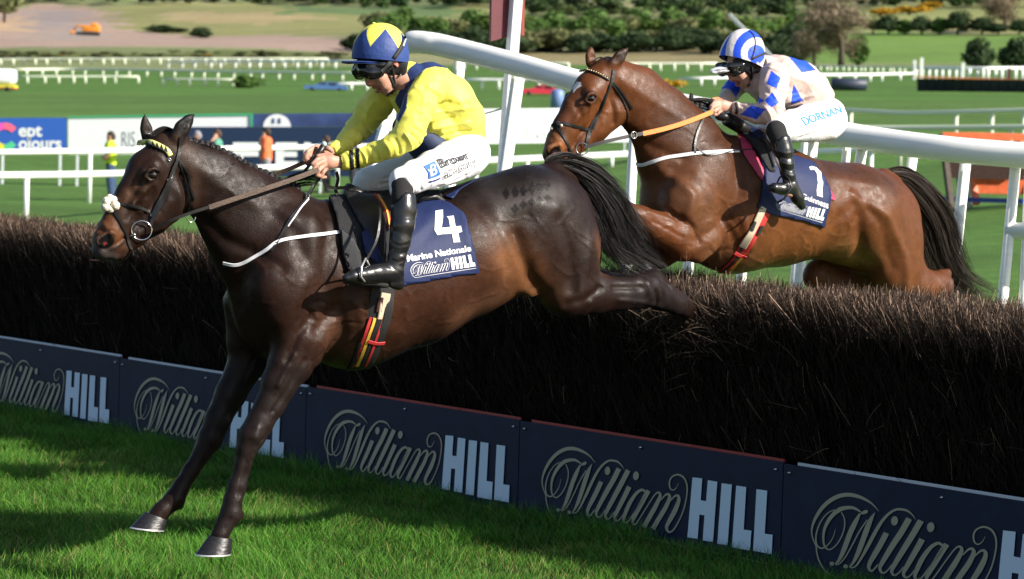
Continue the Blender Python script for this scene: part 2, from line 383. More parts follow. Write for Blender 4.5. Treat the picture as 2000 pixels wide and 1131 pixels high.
# loose light twigs knocked out where the hind legs brush through
n = 620; u0 = fence_uv(1345, 610, -.1)[0]; s = u0 + .12 + RNG.normal(0, .26, n); base = a0 + hd*s[:, None] + hn*(-.1+RNG.uniform(-.2, .14, n))[:, None]; base[:, 2] = HT - .16 + RNG.uniform(-.2, .10, n)
tag(ribbons(base, np.stack([RNG.normal(-.1, .6, n), RNG.normal(-.2, .6, n), RNG.uniform(.1, 1, n)], 1) + hn*RNG.uniform(.1, 1.2, n)[:, None], RNG.uniform(.08, .26, n), np.full(n, .0032), 3, RNG.normal(0, .05, (n, 3)), 'loose_twigs', m_twig, hedge, tcol(n, .5)), kind='stuff')
n = 160; s = RNG.uniform(seams[1], seams[-1], n); base = a0 + hd*s[:, None] - hn*.08; base[:, 2] = RNG.uniform(.5, 1.2, n)
tag(ribbons(base, np.stack([RNG.normal(0, .6, n), RNG.normal(0, .6, n), RNG.normal(.2, .8, n)], 1) + hn*.6, RNG.uniform(.05, .16, n), np.full(n, .0026), 3, RNG.normal(0, .04, (n, 3)), 'stray_twigs', m_twig, hedge, tcol(n, .9)), kind='stuff')

# boards
m_navy = mat('board_navy', (.008, .015, .050), rough=.5, spec=.22, var=.28, vscale=5, bump=.05, bscale=3)
m_gold = mat('board_gold', (.40, .36, .27), rough=.5); m_white_l = mat('board_white_skytint', (.66, .79, .98), rough=.45)  # blue of skylit shade tinted into the white block letters
m_red = mat('board_red', (.35, .035, .03), rough=.5); m_steel = mat('steel', (.6, .6, .6), rough=.3, metal=1); m_backing = mat('board_back', (.6, .63, .7), rough=.5)
o4 = fence_uv(1020, 815)[0]
def to_board(V2, s_off, out=.022):
    R = []
    for x, y in V2:
        u, z = fence_uv(1050+x/5.656, 860+y/5.656); R.append(A0 + HD*(u-o4+s_off) + HN*out + Vector((0, 0, z)))
    return R
LG, LGF = logo2d(); HL, HLF = hill2d()
blab = ['navy advertising board farthest left, cut by the picture edge', 'navy advertising board at the far left end, ending beside the first seam', 'navy advertising board directly behind the landing forelegs of the leading horse', 'navy advertising board in the middle, just right of the front hooves', 'fully visible navy advertising board right of the middle, under the dark brush', 'navy advertising board at the bottom right corner, its lettering cut off', 'navy advertising board past the right edge']
strip = [m_backing, m_backing, m_backing, m_red, m_red, m_backing, m_backing]
for i in range(1, 6):
    a, bq = seams[i], seams[i+1]; c = fence_pt((a+bq)/2)
    r = empty('advertising_board', c, blab[i], 'advertising board', 'navy boards along the foot of the brush fence'); R = Matrix((HD, -HN, Vector((0, 0, 1)))).transposed()
    dz = [0, .004, -.004, .003, 0, -.006][i]
    mb = MB(); mb.box(fence_pt((a+bq)/2, BH/2-.01+dz, .008), (bq-a-.006, .016, BH), R, .002); mb.build('panel', m_navy, r, smooth=False)
    mb = MB(); mb.box(fence_pt((a+bq)/2+.03, BH-.010+dz, -.010), (bq-a-.1, .012, .026), R, .002); mb.build('edging', strip[i], r, smooth=False)
    W = to_board(LG, a); obj('script_lettering', W, face_front(W, LGF, HN), m_gold, r, smooth=False)
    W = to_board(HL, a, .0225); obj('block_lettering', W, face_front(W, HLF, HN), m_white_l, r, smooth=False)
    for s_ in (a+.05, (a+bq)/2-.02, bq-.05):
        mb = MB(); mb.ball(fence_pt(s_, BH-.05+dz, .02), .008, 10); mb.tube([fence_pt(s_, BH-.05+dz, .016), fence_pt(s_, BH-.05+dz, .03)], .004, 8); mb.build('bolt', m_steel, r)

# near grass, blade by blade
m_grass = mat('grass_blade', (0, 0, 0), rough=.6, spec=.2, attr=True, trans=.22)
def blades(n, x0, x1, y0, y1, hmin, hmax, wd, name):
    x = RNG.uniform(x0, x1, n); y = RNG.uniform(y0, y1, n)
    pt = np.stack([x, y, np.zeros(n)], 1); front = (pt - a0) @ hn
    q = project(pt); k = (front > .01) & (q[:, 0] > -60) & (q[:, 0] < 2080) & (q[:, 1] < 1230); pt = pt[k]; front = front[k]; n = len(pt)
    clump = np.sin(pt[:, 0]*5.1+2*np.sin(pt[:, 1]*3.7))*np.sin(pt[:, 1]*4.3+pt[:, 0]*2.2) + .6*np.sin(pt[:, 0]*17+pt[:, 1]*3)*np.sin(pt[:, 1]*15)
    hgt = RNG.uniform(hmin, hmax, n)*(1+.38*clump)*np.where(front < .25, 1.35, 1)
    hgt *= 1+.25*np.sin(pt[:, 0]*1.7+.8)*np.sin(pt[:, 1]*1.3)
    lean = np.stack([np.sin(pt[:, 0]*3+pt[:, 1]*2), np.cos(pt[:, 1]*3.3), np.zeros(n)], 1)*.25 + RNG.normal(0, .33, (n, 3))*[1, 1, 0]
    c = np.array([.082, .235, .026])*RNG.uniform(.45, 1.35, (n, 1))*(1+.2*clump[:, None]); dry = RNG.uniform(0, 1, n) < .05+.14*np.clip(np.sin(pt[:, 0]*2.3+1)*np.sin(pt[:, 1]*1.9+.5)+.2*np.sin(pt[:, 0]*9), 0, 1); c[dry] = np.array([.30, .29, .10])
    yel = RNG.uniform(0, 1, n) < .14; c[yel] *= np.array([1.35, 1.1, .9])
    g = ribbons(pt, lean+[0, 0, 1], hgt, RNG.uniform(.7, 1.2, n)*wd, 3, RNG.normal(0, .35, (n, 3))*hgt[:, None]*[1, 1, -.15], name, m_grass, None, c*.45, tipw=.12, tip=2.8)  # root shade and lit tips put into the blade colours
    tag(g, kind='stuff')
blades(360000, -4.2, 2.6, 12.2, 20.8, .03, .085, .0044, 'grass')

# ================================================================== rails
m_rail = mat('rail_white', (.84, .85, .82), rough=.4, spec=.4, var=.05, vscale=3)
m_rail_w = mat('rail_weathered', (.93, .92, .88), rough=.4, var=.07, vscale=5, stretch=(1, 1, 6))
m_rail_c = mat('rail_cream', (.70, .74, .58), rough=.5)
def post_mb(top, bottom, wx, wy=None):
    mb = MB(); mb.tube([bottom, top], [wx/2, wx/2], 12); return mb
def rail_thing(nodes, posts, label, group='white running rails across the course', name='running_rail', m=None, sm=True):
    """nodes: (px, py of the bar's middle, distance, bar px); posts: (px, px wide)"""
    m = m or m_rail; nodes = np.array(nodes, float); q = catmull(nodes, 8)
    pts = [P(*r[:3]) for r in q]; rr = [r[3]/2*r[2]/F for r in q]
    r = empty(name, (pts[0].x, pts[0].y, float(gz(pts[0].x, pts[0].y))), label, 'rail', group)
    mb = MB(); mb.tube(pts, rr, 10); mb.build('rail_bar', m, r)
    for px, wpx in posts:
        k = np.argmin(abs(q[:, 0]-px)); d = np.interp(px, q[:, 0], q[:, 2]); py = np.interp(px, q[:, 0], q[:, 1]); t = P(px, py, d)
        post_mb(t, Vector((t.x, t.y, float(gz(t.x, t.y))-.05)), wpx*d/F).build('post', m, r)
    return r
rail_thing([(-120, 343, 58, 14), (52, 342, 60, 14), (230, 339, 64, 14), (520, 328, 80, 13), (960, 313, 105, 13), (1310, 297, 132, 13)], [(-60, 10), (52, 11), (505, 9), (930, 9), (1030, 8), (1195, 8)], 'white running rail crossing low behind the leading horse, nearest of the left rails')
rail_thing([(-120, 299, 75, 12), (176, 295, 78, 12), (520, 289, 88, 11), (800, 285, 98, 11)], [(-40, 8), (176, 9), (400, 9), (660, 8)], 'white running rail passing right in front of the people and banners on the left')
rail_thing([(1560, 297, 68, 12), (1650, 295, 66, 12), (1800, 290, 64, 12), (2120, 280, 60, 13)], [(1702, 9), (1899, 10), (2090, 10)], 'white rail crossing just in front of the stacked orange hurdles')
rail_thing([(1560, 215, 128, 9), (1650, 215, 124, 9), (1760, 221, 120, 10), (1880, 219, 116, 10), (2120, 212, 112, 10)], [(1662, 8), (1868, 8), (1938, 8), (2000, 8)], 'thin white rail that dips slightly, uppermost one above the orange hurdles', m=m_rail_c)
rail_thing([(1600, 250, 104, 11), (1800, 250, 102, 11), (2120, 247, 98, 11)], [(1760, 8), (1975, 8)], 'white rail touching the tops of the stacked orange hurdles', m=m_rail_c)
def far_rail(nodes, hpx, tpx, step, label, m=None, wide=5, name='running_rail', jitter=.12):
    """nodes: (px, row where the posts meet the ground)"""
    m = m or m_rail_c; n = np.array(nodes, float); xs = np.arange(n[0, 0], n[-1, 0]+.1, step); xs = np.append(xs[:-1] + RNG.normal(0, step*jitter, len(xs)-1), n[-1, 0])
    base = [ground_hit(x, np.interp(x, n[:, 0], n[:, 1])) for x in xs]; H = hpx*np.mean([b_[1] for b_ in base])/F
    r = empty(name, base[0], label, 'rail', 'white running rails across the course'); d0 = np.mean([b_[1] for b_ in base])
    mb = MB(); mb.tube([Vector(b_)+Vector((0, 0, H)) for b_ in base], tpx*d0/F/2, 8); mb.build('rail_bar', m, r)
    for b_ in base[:100]: post_mb(Vector(b_)+Vector((0, 0, H)), Vector(b_)-Vector((0, 0, .1)), wide*d0/F).build('post', m, r)
    return r
far_rail([(-20, 127), (330, 126), (640, 126)], 11, 4, 22, 'faint far rail at the left edge, highest and most distant on the left')
far_rail([(332, 133), (500, 133), (700, 134)], 13, 4.5, 25, 'white far rail starting with a curved end above the green bush', m=m_rail)
far_rail([(24, 148), (140, 147), (270, 149), (450, 154), (700, 158)], 13, 5, 29, 'long pale rail running left to right above the round green bush')
far_rail([(30, 163), (270, 163)], 13, 4.5, 28, 'short pale rail beside the white vehicle at the left edge')
far_rail([(317, 167), (455, 168)], 12, 4.5, 27, 'short pale rail that ends at the left side of the round green bush')
far_rail([(664, 176), (760, 176)], 12, 6, 27, 'white rail just right of the blue car', m=m_rail)
far_rail([(905, 175), (1110, 176)], 19, 6, 36, 'white rail seen between the yellow jacket and the maroon sign post', m=m_rail)
far_rail([(880, 136), (1110, 138)], 13, 5, 27, 'pale far rail under the tree line behind the maroon sign post')
far_rail([(1190, 140), (1400, 139)], 15, 5, 25, 'pale far rail above the mane of the bay horse')
far_rail([(1325, 168), (1430, 166), (1500, 165)], 14, 5, 36, 'white rail just in front of the white capped rider', m=m_rail)
far_rail([(1580, 160), (1700, 159), (1786, 156)], 13, 6, 29, 'white rail running above the dark roller on the right', m=m_rail)
far_rail([(1580, 138), (1785, 143)], 10, 3, 11, 'low faint rail with close posts under the large bare tree')
far_rail([(1788, 154), (1893, 156), (1940, 156), (2030, 155)], 22, 6.5, 13, 'closely spaced white rail on top of the far dark brush hurdle', m=m_rail, wide=6)

# the big white wing rail
wn = [(752, 250, 20.6), (762, 160, 20.4), (776, 105, 20.2), (800, 84, 20), (835, 84, 19.9), (880, 93, 19.8), (1000, 124, 19.4), (1130, 160, 19), (1300, 200, 18.6), (1500, 236, 18), (1700, 271, 17.6), (1850, 291, 17.3), (2000, 304, 17.1), (2150, 318, 16.9)]
q = catmull(np.array(wn, float), 8); wing = empty('wing_rail', (P(1000, 124, 19.4).x, 19.4, 0), 'large white round wing rail sloping down from behind the yellow rider to the right edge', 'rail')
mb = MB(); mb.tube([P(*r) for r in q], [.079 if r[0] > 800 else .07 for r in q], 20); mb.build('rail_bar', m_rail_w, wing)
def lean_post(p1, p2, d, wpx, parent, m=None):
    a, b_ = P(*p1, d), P(*p2, d); dr = (b_-a).normalized(); e = a + dr*((a.z+.02)/-dr.z if dr.z < 0 else 1)
    mb = MB(); mb.tube([e, a], wpx*d/F/2, 14); return mb.build('post', m or m_rail_w, parent)
for p1, p2, d, wd in (((756, 232), (708, 380), 20.4, 22), ((899, 112), (893, 190), 19.9, 21), ((1012, 148), (983, 350), 19.5, 27), ((1242, 200), (1231, 400), 18.8, 20), ((1590, 262), (1583, 330), 17.9, 20), ((1655, 275), (1650, 330), 17.8, 17), ((1686, 275), (1676, 340), 17.7, 21), ((1785, 290), (1777, 345), 17.6, 20), ((1887, 305), (1866, 500), 17.4, 22), ((1984, 318), (1958, 590), 17.2, 21), ((1345, 515), (1341, 560), 18.4, 21), ((1449, 530), (1446, 570), 18.2, 20), ((1554, 520), (1550, 570), 18, 17)):
    if p1[1] > 500:
        dx = (p1[0]-p2[0])/(p2[1]-p1[1]); p1 = (p1[0]+dx*(p1[1]-240), 222 if p1[0] < 1400 else 240)
    lean_post(p1, p2, d, wd, wing)
low = empty('lower_rail', P(2000, 450, 17.3), 'short open ended white pipe rail at the right edge', 'rail')
mb = MB(); a, b_ = P(1966, 450, 17.22), P(2140, 455, 17); tn = (b_-a).normalized()
V = []; Fc = []; n = 22; up = Vector((0, 0, 1)); e1 = tn.cross(up).normalized(); e2 = tn.cross(e1)
for i, (c, r_) in enumerate(((a, .046), (a, .05), (b_, .05), (b_, .046))):
    for k in range(n): V.append(c + (e1*math.cos(2*PI*k/n)+e2*math.sin(2*PI*k/n))*r_)
for i in range(4):
    for k in range(n): Fc.append((i*n+k, i*n+(k+1) % n, ((i+1) % 4)*n+(k+1) % n, ((i+1) % 4)*n+k))
mb.add(V, Fc); mb.build('pipe', m_rail_w, low); lean_post((2010, 330), (1998, 600), 17.2, 17, low)

# tall square post with the maroon sign
m_post = mat('post_paint', (.74, .77, .82), rough=.45, var=.08, vscale=6); m_maroon = mat('sign_maroon', (.10, .012, .022), rough=.45, var=.1)
def beam(a, b_, wx, wy, rz=0, bev=.004):
    a, b_ = Vector(a), Vector(b_); L_ = b_-a; Rq = L_.to_track_quat('Z', 'Y').to_matrix() @ Matrix.Rotation(rz, 3, 'Z'); mb = MB(); mb.box((a+b_)/2, (wx, wy, L_.length), Rq, bev); return mb
D = 19.9; top = P(1027, -260, D); bt = P(977, 420, D); dr = (bt-top).normalized(); bt = bt + dr*(bt.z/-dr.z); tp = empty('sign_post', (bt.x, bt.y, 0), 'tall white square post carrying a maroon board, behind the white wing rail', 'post')
beam(bt, top, .07, .07, math.radians(28)).build('pole', m_post, tp, smooth=False)
mb = MB(); c = [P(957, 81, D-.06), P(1000, 69, D+.05), P(1004, -230, D+.05), P(962, -230, D-.06)]
nn = (c[1]-c[0]).cross(c[3]-c[0]).normalized()*.012; mb.add([p+nn for p in c]+[p-nn for p in c], [(0, 1, 2, 3), (7, 6, 5, 4), (0, 4, 5, 1), (1, 5, 6, 2), (2, 6, 7, 3), (3, 7, 4, 0)]); mb.build('sign_board', m_maroon, tp, smooth=False)
c = [P(1018, 68, D+.1), P(1024, 71, D+.12), P(1028, -230, D+.12), P(1022, -230, D+.1)]; mb = MB(); nn = Vector((0, .012, 0)); mb.add([p+nn for p in c]+[p-nn for p in c], [(0, 1, 2, 3), (7, 6, 5, 4), (0, 4, 5, 1), (1, 5, 6, 2), (2, 6, 7, 3), (3, 7, 4, 0)]); mb.build('sign_board', mat('sign_red', (.22, .03, .02)), tp, smooth=False)
mb = MB(); mb.tube([P(1004, 205, 19.8), P(975, 214, 21), P(940, 224, 22.5), P(900, 238, 24)], .006, 6); wire = mb.build('wire', mat('wire', (.25, .26, .28)), None, loc=P(1004, 205, 19.8)); tag(wire, 'thin slack wire running left from the tall white post', 'wire')

# banners
def banner(x0, x1, yt0, yt1, yb0, yb1, d0, d1, m, name, label, parent=None, th=.04):
    c = [P(x0, yb0, d0), P(x1, yb1, d1), P(x1, yt1, d1), P(x0, yt0, d0)]; n_ = (c[1]-c[0]).cross(c[3]-c[0]).normalized(); mb = MB()
    V = [p for p in c]+[p-n_*th for p in c]; mb.add(V, [(0, 1, 2, 3), (7, 6, 5, 4), (0, 4, 5, 1), (1, 5, 6, 2), (2, 6, 7, 3), (3, 7, 4, 0)])
    if parent is None:
        r = empty(name, (c[0].x, c[0].y, 0), label, 'banner', 'sponsor banners beside the course'); mb.build('panel', m, r, smooth=False)
        for t in (.05, .5, .95):
            p = c[0].lerp(c[1], t) - n_*.05; g_ = float(gz(p.x, p.y))-.1
            if p.z > g_+.1: mb2 = MB(); mb2.box((p.x, p.y, (g_+p.z)/2+.1), (.07, .07, p.z-g_+.2)); mb2.build('leg', m_post, r, smooth=False)
        return r, n_
    mb.build(name, m, parent, smooth=False); return parent, n_
def on_plane(V2, F2, x0, y0, sx, sy, ang, d, n_, m, name, parent, out=.01, mirror_y=True):
    """flat lettering: place 2D shapes on the plane through pixel (x0,y0) at distance d with normal n_"""
    p0 = P(x0, y0, d); ca, sa = math.cos(ang), math.sin(ang); W = []
    for x, y in V2:
        X = x*sx; Y = (y if mirror_y else -y)*sy; px, py = x0 + X*ca + Y*sa*1, y0 - Y*ca + X*sa
        W.append(plane_hit(px, py, p0 + n_*out, np.array(n_)))
    return obj(name, W, face_front(W, F2, Vector(n_)), m, parent, smooth=False)
m_bw = mat('banner_white', (.80, .83, .85), rough=.5); m_bn = mat('banner_navy', (.010, .026, .075), rough=.45); m_bb = mat('banner_blue', (.03, .12, .50), rough=.45)
m_bg = mat('banner_green', (.03, .42, .20), rough=.5); m_tx = mat('text_white', (.82, .84, .86)); m_gt = mat('text_grey', (.16, .17, .20)); m_gl = mat('text_pale', (.62, .65, .68))
m_bc = mat('banner_cloudy', (.035, .06, .17), rough=.45, var=.6, vscale=.9)
BD = 96
b1, n1 = banner(-120, 130, 231, 230, 294, 292, BD, BD, m_bb, 'banner', 'bright blue banner reading ept olours with a rainbow ring at the left edge')
for s_, x_, y_ in (('ept', 36, 266), ('olours', 36, 291)):
    v, f = text_mesh(s_, .03); wd = 46 if s_ == 'ept' else 84; on_plane(v, f, x_, y_, wd/v[:, 0].max(), 34, 0, BD, n1, m_tx, 'lettering', b1)
cc = [(1, .15, .25), (.9, .1, .5), (.9, .45, .05), (.85, .75, .05), (.1, .6, .3)]
for i in range(5):
    a0_, a1_ = math.radians(-35-i*58), math.radians(-35-(i+1)*58)
    st = [(9+22*math.cos(a0_+(a1_-a0_)*t), 267+22*math.sin(a0_+(a1_-a0_)*t)*.95, 13) for t in np.linspace(0, 1, 7)]; v, f = stroke2d(st, 3)
    W = [plane_hit(x, y, P(10, 262, BD)+n1*.02, np.array(n1)) for x, y in v]; obj('ring_arc', W, face_front(W, f, n1), mat('ring%d' % i, cc[i]), b1, smooth=False)
b2, n2 = banner(133, 492, 229, 223, 302, 300, BD, BD, m_bw, 'banner', 'white banner with a thin green border and thin grey letters behind the dark ears')
banner(133, 492, 227.5, 221.5, 230, 225, BD-.04, BD-.04, m_bg, 'border', '', b2); banner(489, 493, 222, 222, 247, 247, BD-.05, BD-.05, m_bg, 'border', '', b2)
v, f = text_mesh('RIS', -.012); on_plane(v, f, 236, 287, 22, 44, 0, BD, n2, m_gt, 'lettering', b2)
b3, n3 = banner(494, 900, 222, 220, 247.5, 247.5, BD, BD, m_bc, 'banner', 'cloudy blue strip banner with a white dome emblem above the large white letters')
dome = poly2d([(541+27*math.cos(a_), 248-25*math.sin(a_)) for a_ in np.linspace(0, PI, 20)]); W = [plane_hit(x, y, P(541, 240, BD)+n3*.03, np.array(n3)) for x, y in dome[0]]; obj('dome_emblem', W, face_front(W, dome[1], n3), m_tx, b3, smooth=False)
for x_ in (534, 546):
    v, f = poly2d([(x_-2.5, 231), (x_+2, 231), (x_+2.5, 241), (x_-2.5, 241)]); W = [plane_hit(x, y, P(541, 240, BD)+n3*.05, np.array(n3)) for x, y in v]; obj('dome_window', W, face_front(W, f, n3), m_bc, b3, smooth=False)
b4, n4 = banner(352, 900, 248, 248, 345, 345, BD-.5, BD-.5, m_bn, 'banner', 'deep navy banner with large white letters behind the people')
for L_, x0, x1 in (('F', 455, 505), ('E', 538, 582), ('N', 594, 650)):
    v, f = text_mesh(L_, .04); v = v-v.min(0); on_plane(v, f, x0, 325, (x1-x0)/v[:, 0].max(), 47/v[:, 1].max(), 0, BD-.5, n4, m_tx, 'lettering', b4, out=.03)
b5, n5 = banner(930, 1236, 213, 210, 281, 277, 132, 134, m_bw, 'banner', 'white banner reading dale live in grey between the yellow rider and the bay head')
for s_, x_, wd, m_ in (('dale', 950, 88, m_gt), ('live', 1040, 52, m_gl)):
    v, f = text_mesh(s_, -.01); on_plane(v, f, x_, 264, wd/v[:, 0].max(), 44, -.01, 132.5, n5, m_, 'lettering', b5, out=.05)

# vehicles, roller, hurdles
def glassy(n, c): return mat(n, c, rough=.15, spec=.6)
def car(px, row, length_px, body, label, heading=0, hfac=.34):
    g_ = ground_hit(px, row); d = g_[1]; L_ = length_px*d/F; H = L_*hfac; W = L_*.42; r = empty('parked_car', g_, label, 'car')
    prof = [(-.5, .12), (-.5, .42), (-.46, .52), (-.25, .58), (-.12, .95), (.22, 1.0), (.38, .62), (.49, .55), (.5, .15)]
    V = []; n = len(prof)
    for sgn in (-1, 1):
        for x, z in prof: V.append(Vector((g_[0]+x*L_, g_[1]+sgn*W/2*(1 if z < .6 else .78), g_[2]+z*H)))
    Fc = [tuple(range(n)), tuple(reversed(range(n, 2*n)))] + [(i, i+n, (i+1) % n+n, (i+1) % n) for i in range(n)]
    mb = MB(); mb.add(V, Fc); autosmooth(mb.build('body', body, r), 30)
    for sx in (-.1, .14):
        mb = MB(); mb.box((g_[0]+sx*L_+.02*L_, g_[1]-W*.44, g_[2]+.76*H), (L_*.17, W*.06, H*.26), None, .01); mb.build('window', glassy('car_glass', (.02, .025, .03)), r, smooth=False)
    for sx in (-.32, .32):
        for sy in (-1, 1):
            mb = MB(); mb.tube([(g_[0]+sx*L_, g_[1]+sy*W*.52, g_[2]+.17*H), (g_[0]+sx*L_, g_[1]+sy*W*.38, g_[2]+.17*H)], .17*H, 14); mb.build('wheel', mat('tyre', (.015, .015, .016), rough=.8), r)
    return r
car(637, 177, 84, mat('car_blue', (.07, .15, .33), rough=.25, spec=.6), 'small blue car parked left of the yellow rider, far out on the course', hfac=.2)
car(1058, 186, 78, mat('car_red', (.55, .03, .05), rough=.25, spec=.6), 'red car parked in the distance beside the head of the bay horse', hfac=.26)
g_ = ground_hit(2, 178); d = g_[1]; L_ = 80*d/F
vn = empty('white_van', g_, 'white van with yellow and red lower stripes at the left picture edge', 'van'); mb = MB(); mb.box((g_[0]-.12*L_, g_[1], g_[2]+28*d/F), (L_*.95, 2, 30*d/F), None, .35); mb.build('body', m_bw, vn)
for z_, h_, m_ in ((9, 5, mat('van_yellow', (.75, .65, .05))), (5.5, 3, m_red)):
    mb = MB(); mb.box((g_[0]-.12*L_, g_[1], g_[2]+z_*d/F), (L_*.97, 2.02, h_*d/F), None, .02); mb.build('stripe', m_, vn, smooth=False)
for sx in (-.3, .2):
    mb = MB(); mb.tube([(g_[0]+sx*L_, g_[1]-1.1, g_[2]+4*d/F), (g_[0]+sx*L_, g_[1]-.8, g_[2]+4*d/F)], 5*d/F, 12); mb.build('wheel', MATS['tyre'], vn)
# excavator in the quarry
g_ = ground_hit(172, 69); d = g_[1]; u = d/F; ex = empty('excavator', g_, 'orange digger working in the bare quarry on the left hillside', 'excavator'); m_or = mat('digger_orange', (.75, .27, .03), rough=.5)
mb = MB(); mb.box((g_[0], g_[1], g_[2]+3*u), (44*u, 3, 6*u), None, u); mb.build('tracks', MATS['tyre'], ex)
mb = MB(); mb.box((g_[0]+6*u, g_[1], g_[2]+13*u), (34*u, 3, 12*u), None, u); mb.build('body', m_or, ex)
mb = MB(); mb.box((g_[0]+12*u, g_[1]-.5, g_[2]+20*u), (12*u, 2, 8*u), None, u); mb.build('cab', m_or, ex)
mb = MB(); mb.tube([(g_[0]-4*u, g_[1], g_[2]+14*u), (g_[0]-20*u, g_[1], g_[2]+19*u), (g_[0]-30*u, g_[1], g_[2]+8*u)], [2.4*u, 2*u, 1.6*u], 8); mb.build('arm', m_or, ex)
mb = MB(); mb.box((g_[0]-31*u, g_[1], g_[2]+5*u), (7*u, 2, 6*u), None, u); mb.build('bucket', m_or, ex)
# roller
g_ = ground_hit(1657, 177); d = g_[1]; u = d/F; rl = empty('ground_roller', g_, 'dark blue grey roller lying on the grass right of the white capped rider', 'roller')
mb = MB(); mb.tube([(g_[0]-34*u, g_[1], g_[2]+12*u), (g_[0]-33*u, g_[1], g_[2]+12*u), (g_[0]+34*u, g_[1], g_[2]+12*u), (g_[0]+35*u, g_[1], g_[2]+12*u)], [10*u, 12*u, 12*u, 10*u], 24); mb.build('drum', mat('roller', (.03, .04, .07), rough=.5, var=.3), rl)
# far dark hurdle fence
a, b_ = ground_hit(1793, 178), ground_hit(2060, 181); fh = empty('far_hurdle_fence', a, 'far black brush fence with white rails above it on the right', 'fence'); a, b_ = Vector(a), Vector(b_); u = a.y/F
for i in range(15):
    p, q_ = a.lerp(b_, i/15), a.lerp(b_, (i+.93)/15); sl = Vector((3*u, .4, 0)); hh = Vector((0, 0, 24*u)); V = [p, q_, q_+hh-sl, p+hh-sl]; V += [v+Vector((0, .5, 0)) for v in V]
    mb = MB(); mb.add(V, [(0, 1, 2, 3), (7, 6, 5, 4), (0, 4, 5, 1), (1, 5, 6, 2), (2, 6, 7, 3), (3, 7, 4, 0)]); mb.build('brush_panel', mat('far_brush', (.012, .018, .03), rough=.7, var=.4, vscale=3), fh, smooth=False)
mb = MB(); mb.box((a+b_)/2+Vector((0, .2, 25*u)), ((b_-a).length, .5, 2.4*u), None); mb.build('toe_board', mat('toe_orange', (.5, .16, .05)), fh, smooth=False)
for px, r0, r1, c_ in ((1785, 150, 121, m_rail), (1799, 146, 112, m_rail), (1880, 150, 126, m_rail), (1970, 152, 138, m_maroon)):
    g_ = ground_hit(px, 156); mb = MB(); mb.box((g_[0], g_[1], g_[2]+(r0-r1+6)/2*g_[1]/F), (6*g_[1]/F, .3, (r0-r1+12)*g_[1]/F)); o = mb.build('marker_post', c_, None, loc=g_, smooth=False)
    tag(o, {1785: 'slim white marker post at the left end of the far dark fence', 1799: 'tallest white marker post at the left end of the far dark fence', 1880: 'white marker post rising from the middle of the far dark fence', 1970: 'dark red marker post behind the far dark fence near the right edge'}[px], 'post')
# stacked portable hurdles, orange frames, on the right
m_hor = mat('hurdle_orange', (.85, .17, .06), rough=.55, var=.2, vscale=8); m_hbr = mat('hurdle_brush', (.05, .025, .018), rough=.95, bump=.8, bscale=30, var=.4, vscale=20); m_dk = mat('hurdle_wood', (.06, .045, .035), rough=.8, var=.3)
for i in range(3):
    d = 60 + i*.9; x0 = 1850+i*24; x1 = 2110
    gx = P(x0, 370, d).x; g_ = Vector((gx, d, float(gz(gx, d)))); r = empty('portable_hurdle', g_, ['front one of three stacked orange framed hurdles by the right rails', 'middle one of three stacked orange framed hurdles by the right rails', 'rear one of three stacked orange framed hurdles by the right rails'][2-i], 'hurdle', 'stacked orange hurdles')
    zt = P(x0, 262, d).z; zb = float(gz(gx+1, d)); X0, X1 = P(x0, 300, d).x, P(x1, 300, d).x; u = d/F
    o_ = .25 if i == 2 else 0
    for X in ((X0, (X0+X1)/2, X1) if i == 2 else (X0,)): beam((X+9*u, d-.25, zb), (X-9*u, d+.15, zt), 12*u, .1).build('upright', m_hor if (i == 2) else m_dk, r, smooth=False)
    beam((X0-9*u, d+.15, zt-.03), (X1-9*u, d+.15, zt-.03), .12, .14).build('top_rail', m_hor, r, smooth=False)
    beam((X0, d-.12, zb+.5), (X1, d-.12, zb+.5), .1, .52, PI/2 if False else 0).build('lower_board', m_hor, r, smooth=False) if i == 2 else None
    mb = MB(); mb.box(((X0+X1)/2, d+.03, zb+.95), (X1-X0, .08, .6)); mb.build('brush_infill', m_hbr, r, smooth=False)
    if i == 2: mb = MB(); mb.box(((X0+X1)/2-.4, d-.3, zb+.1), (X1-X0+.9, .12, .1)); mb.build('blue_skid', mat('skid_blue', (.03, .07, .4)), r, smooth=False)
# blue bin
g_ = ground_hit(1088, 214, 100); u = g_[1]/F; mb = MB(); mb.tube([(g_[0], g_[1], g_[2]), (g_[0], g_[1], g_[2]+34*u), (g_[0], g_[1], g_[2]+39*u)], [13*u, 13*u, 9*u], 18)
tag(mb.build('blue_drum', mat('drum_blue', (.16, .25, .48), rough=.5), None, loc=g_), 'pale blue plastic drum standing just left of the bay face', 'drum')
# grey leaning mast far behind the second rider
a = P(1424, 28, 260); b_ = P(1512, 100, 258); tag(beam(Vector((b_.x+(b_.x-a.x)*.6, b_.y, float(gz(b_.x, b_.y)))), a, 8*260/F, .3).build('boom', mat('boom_grey', (.55, .57, .58)), None, loc=(b_.x, b_.y, float(gz(b_.x, b_.y))), smooth=False), 'pale grey boom slanting up behind the striped cap', 'boom')

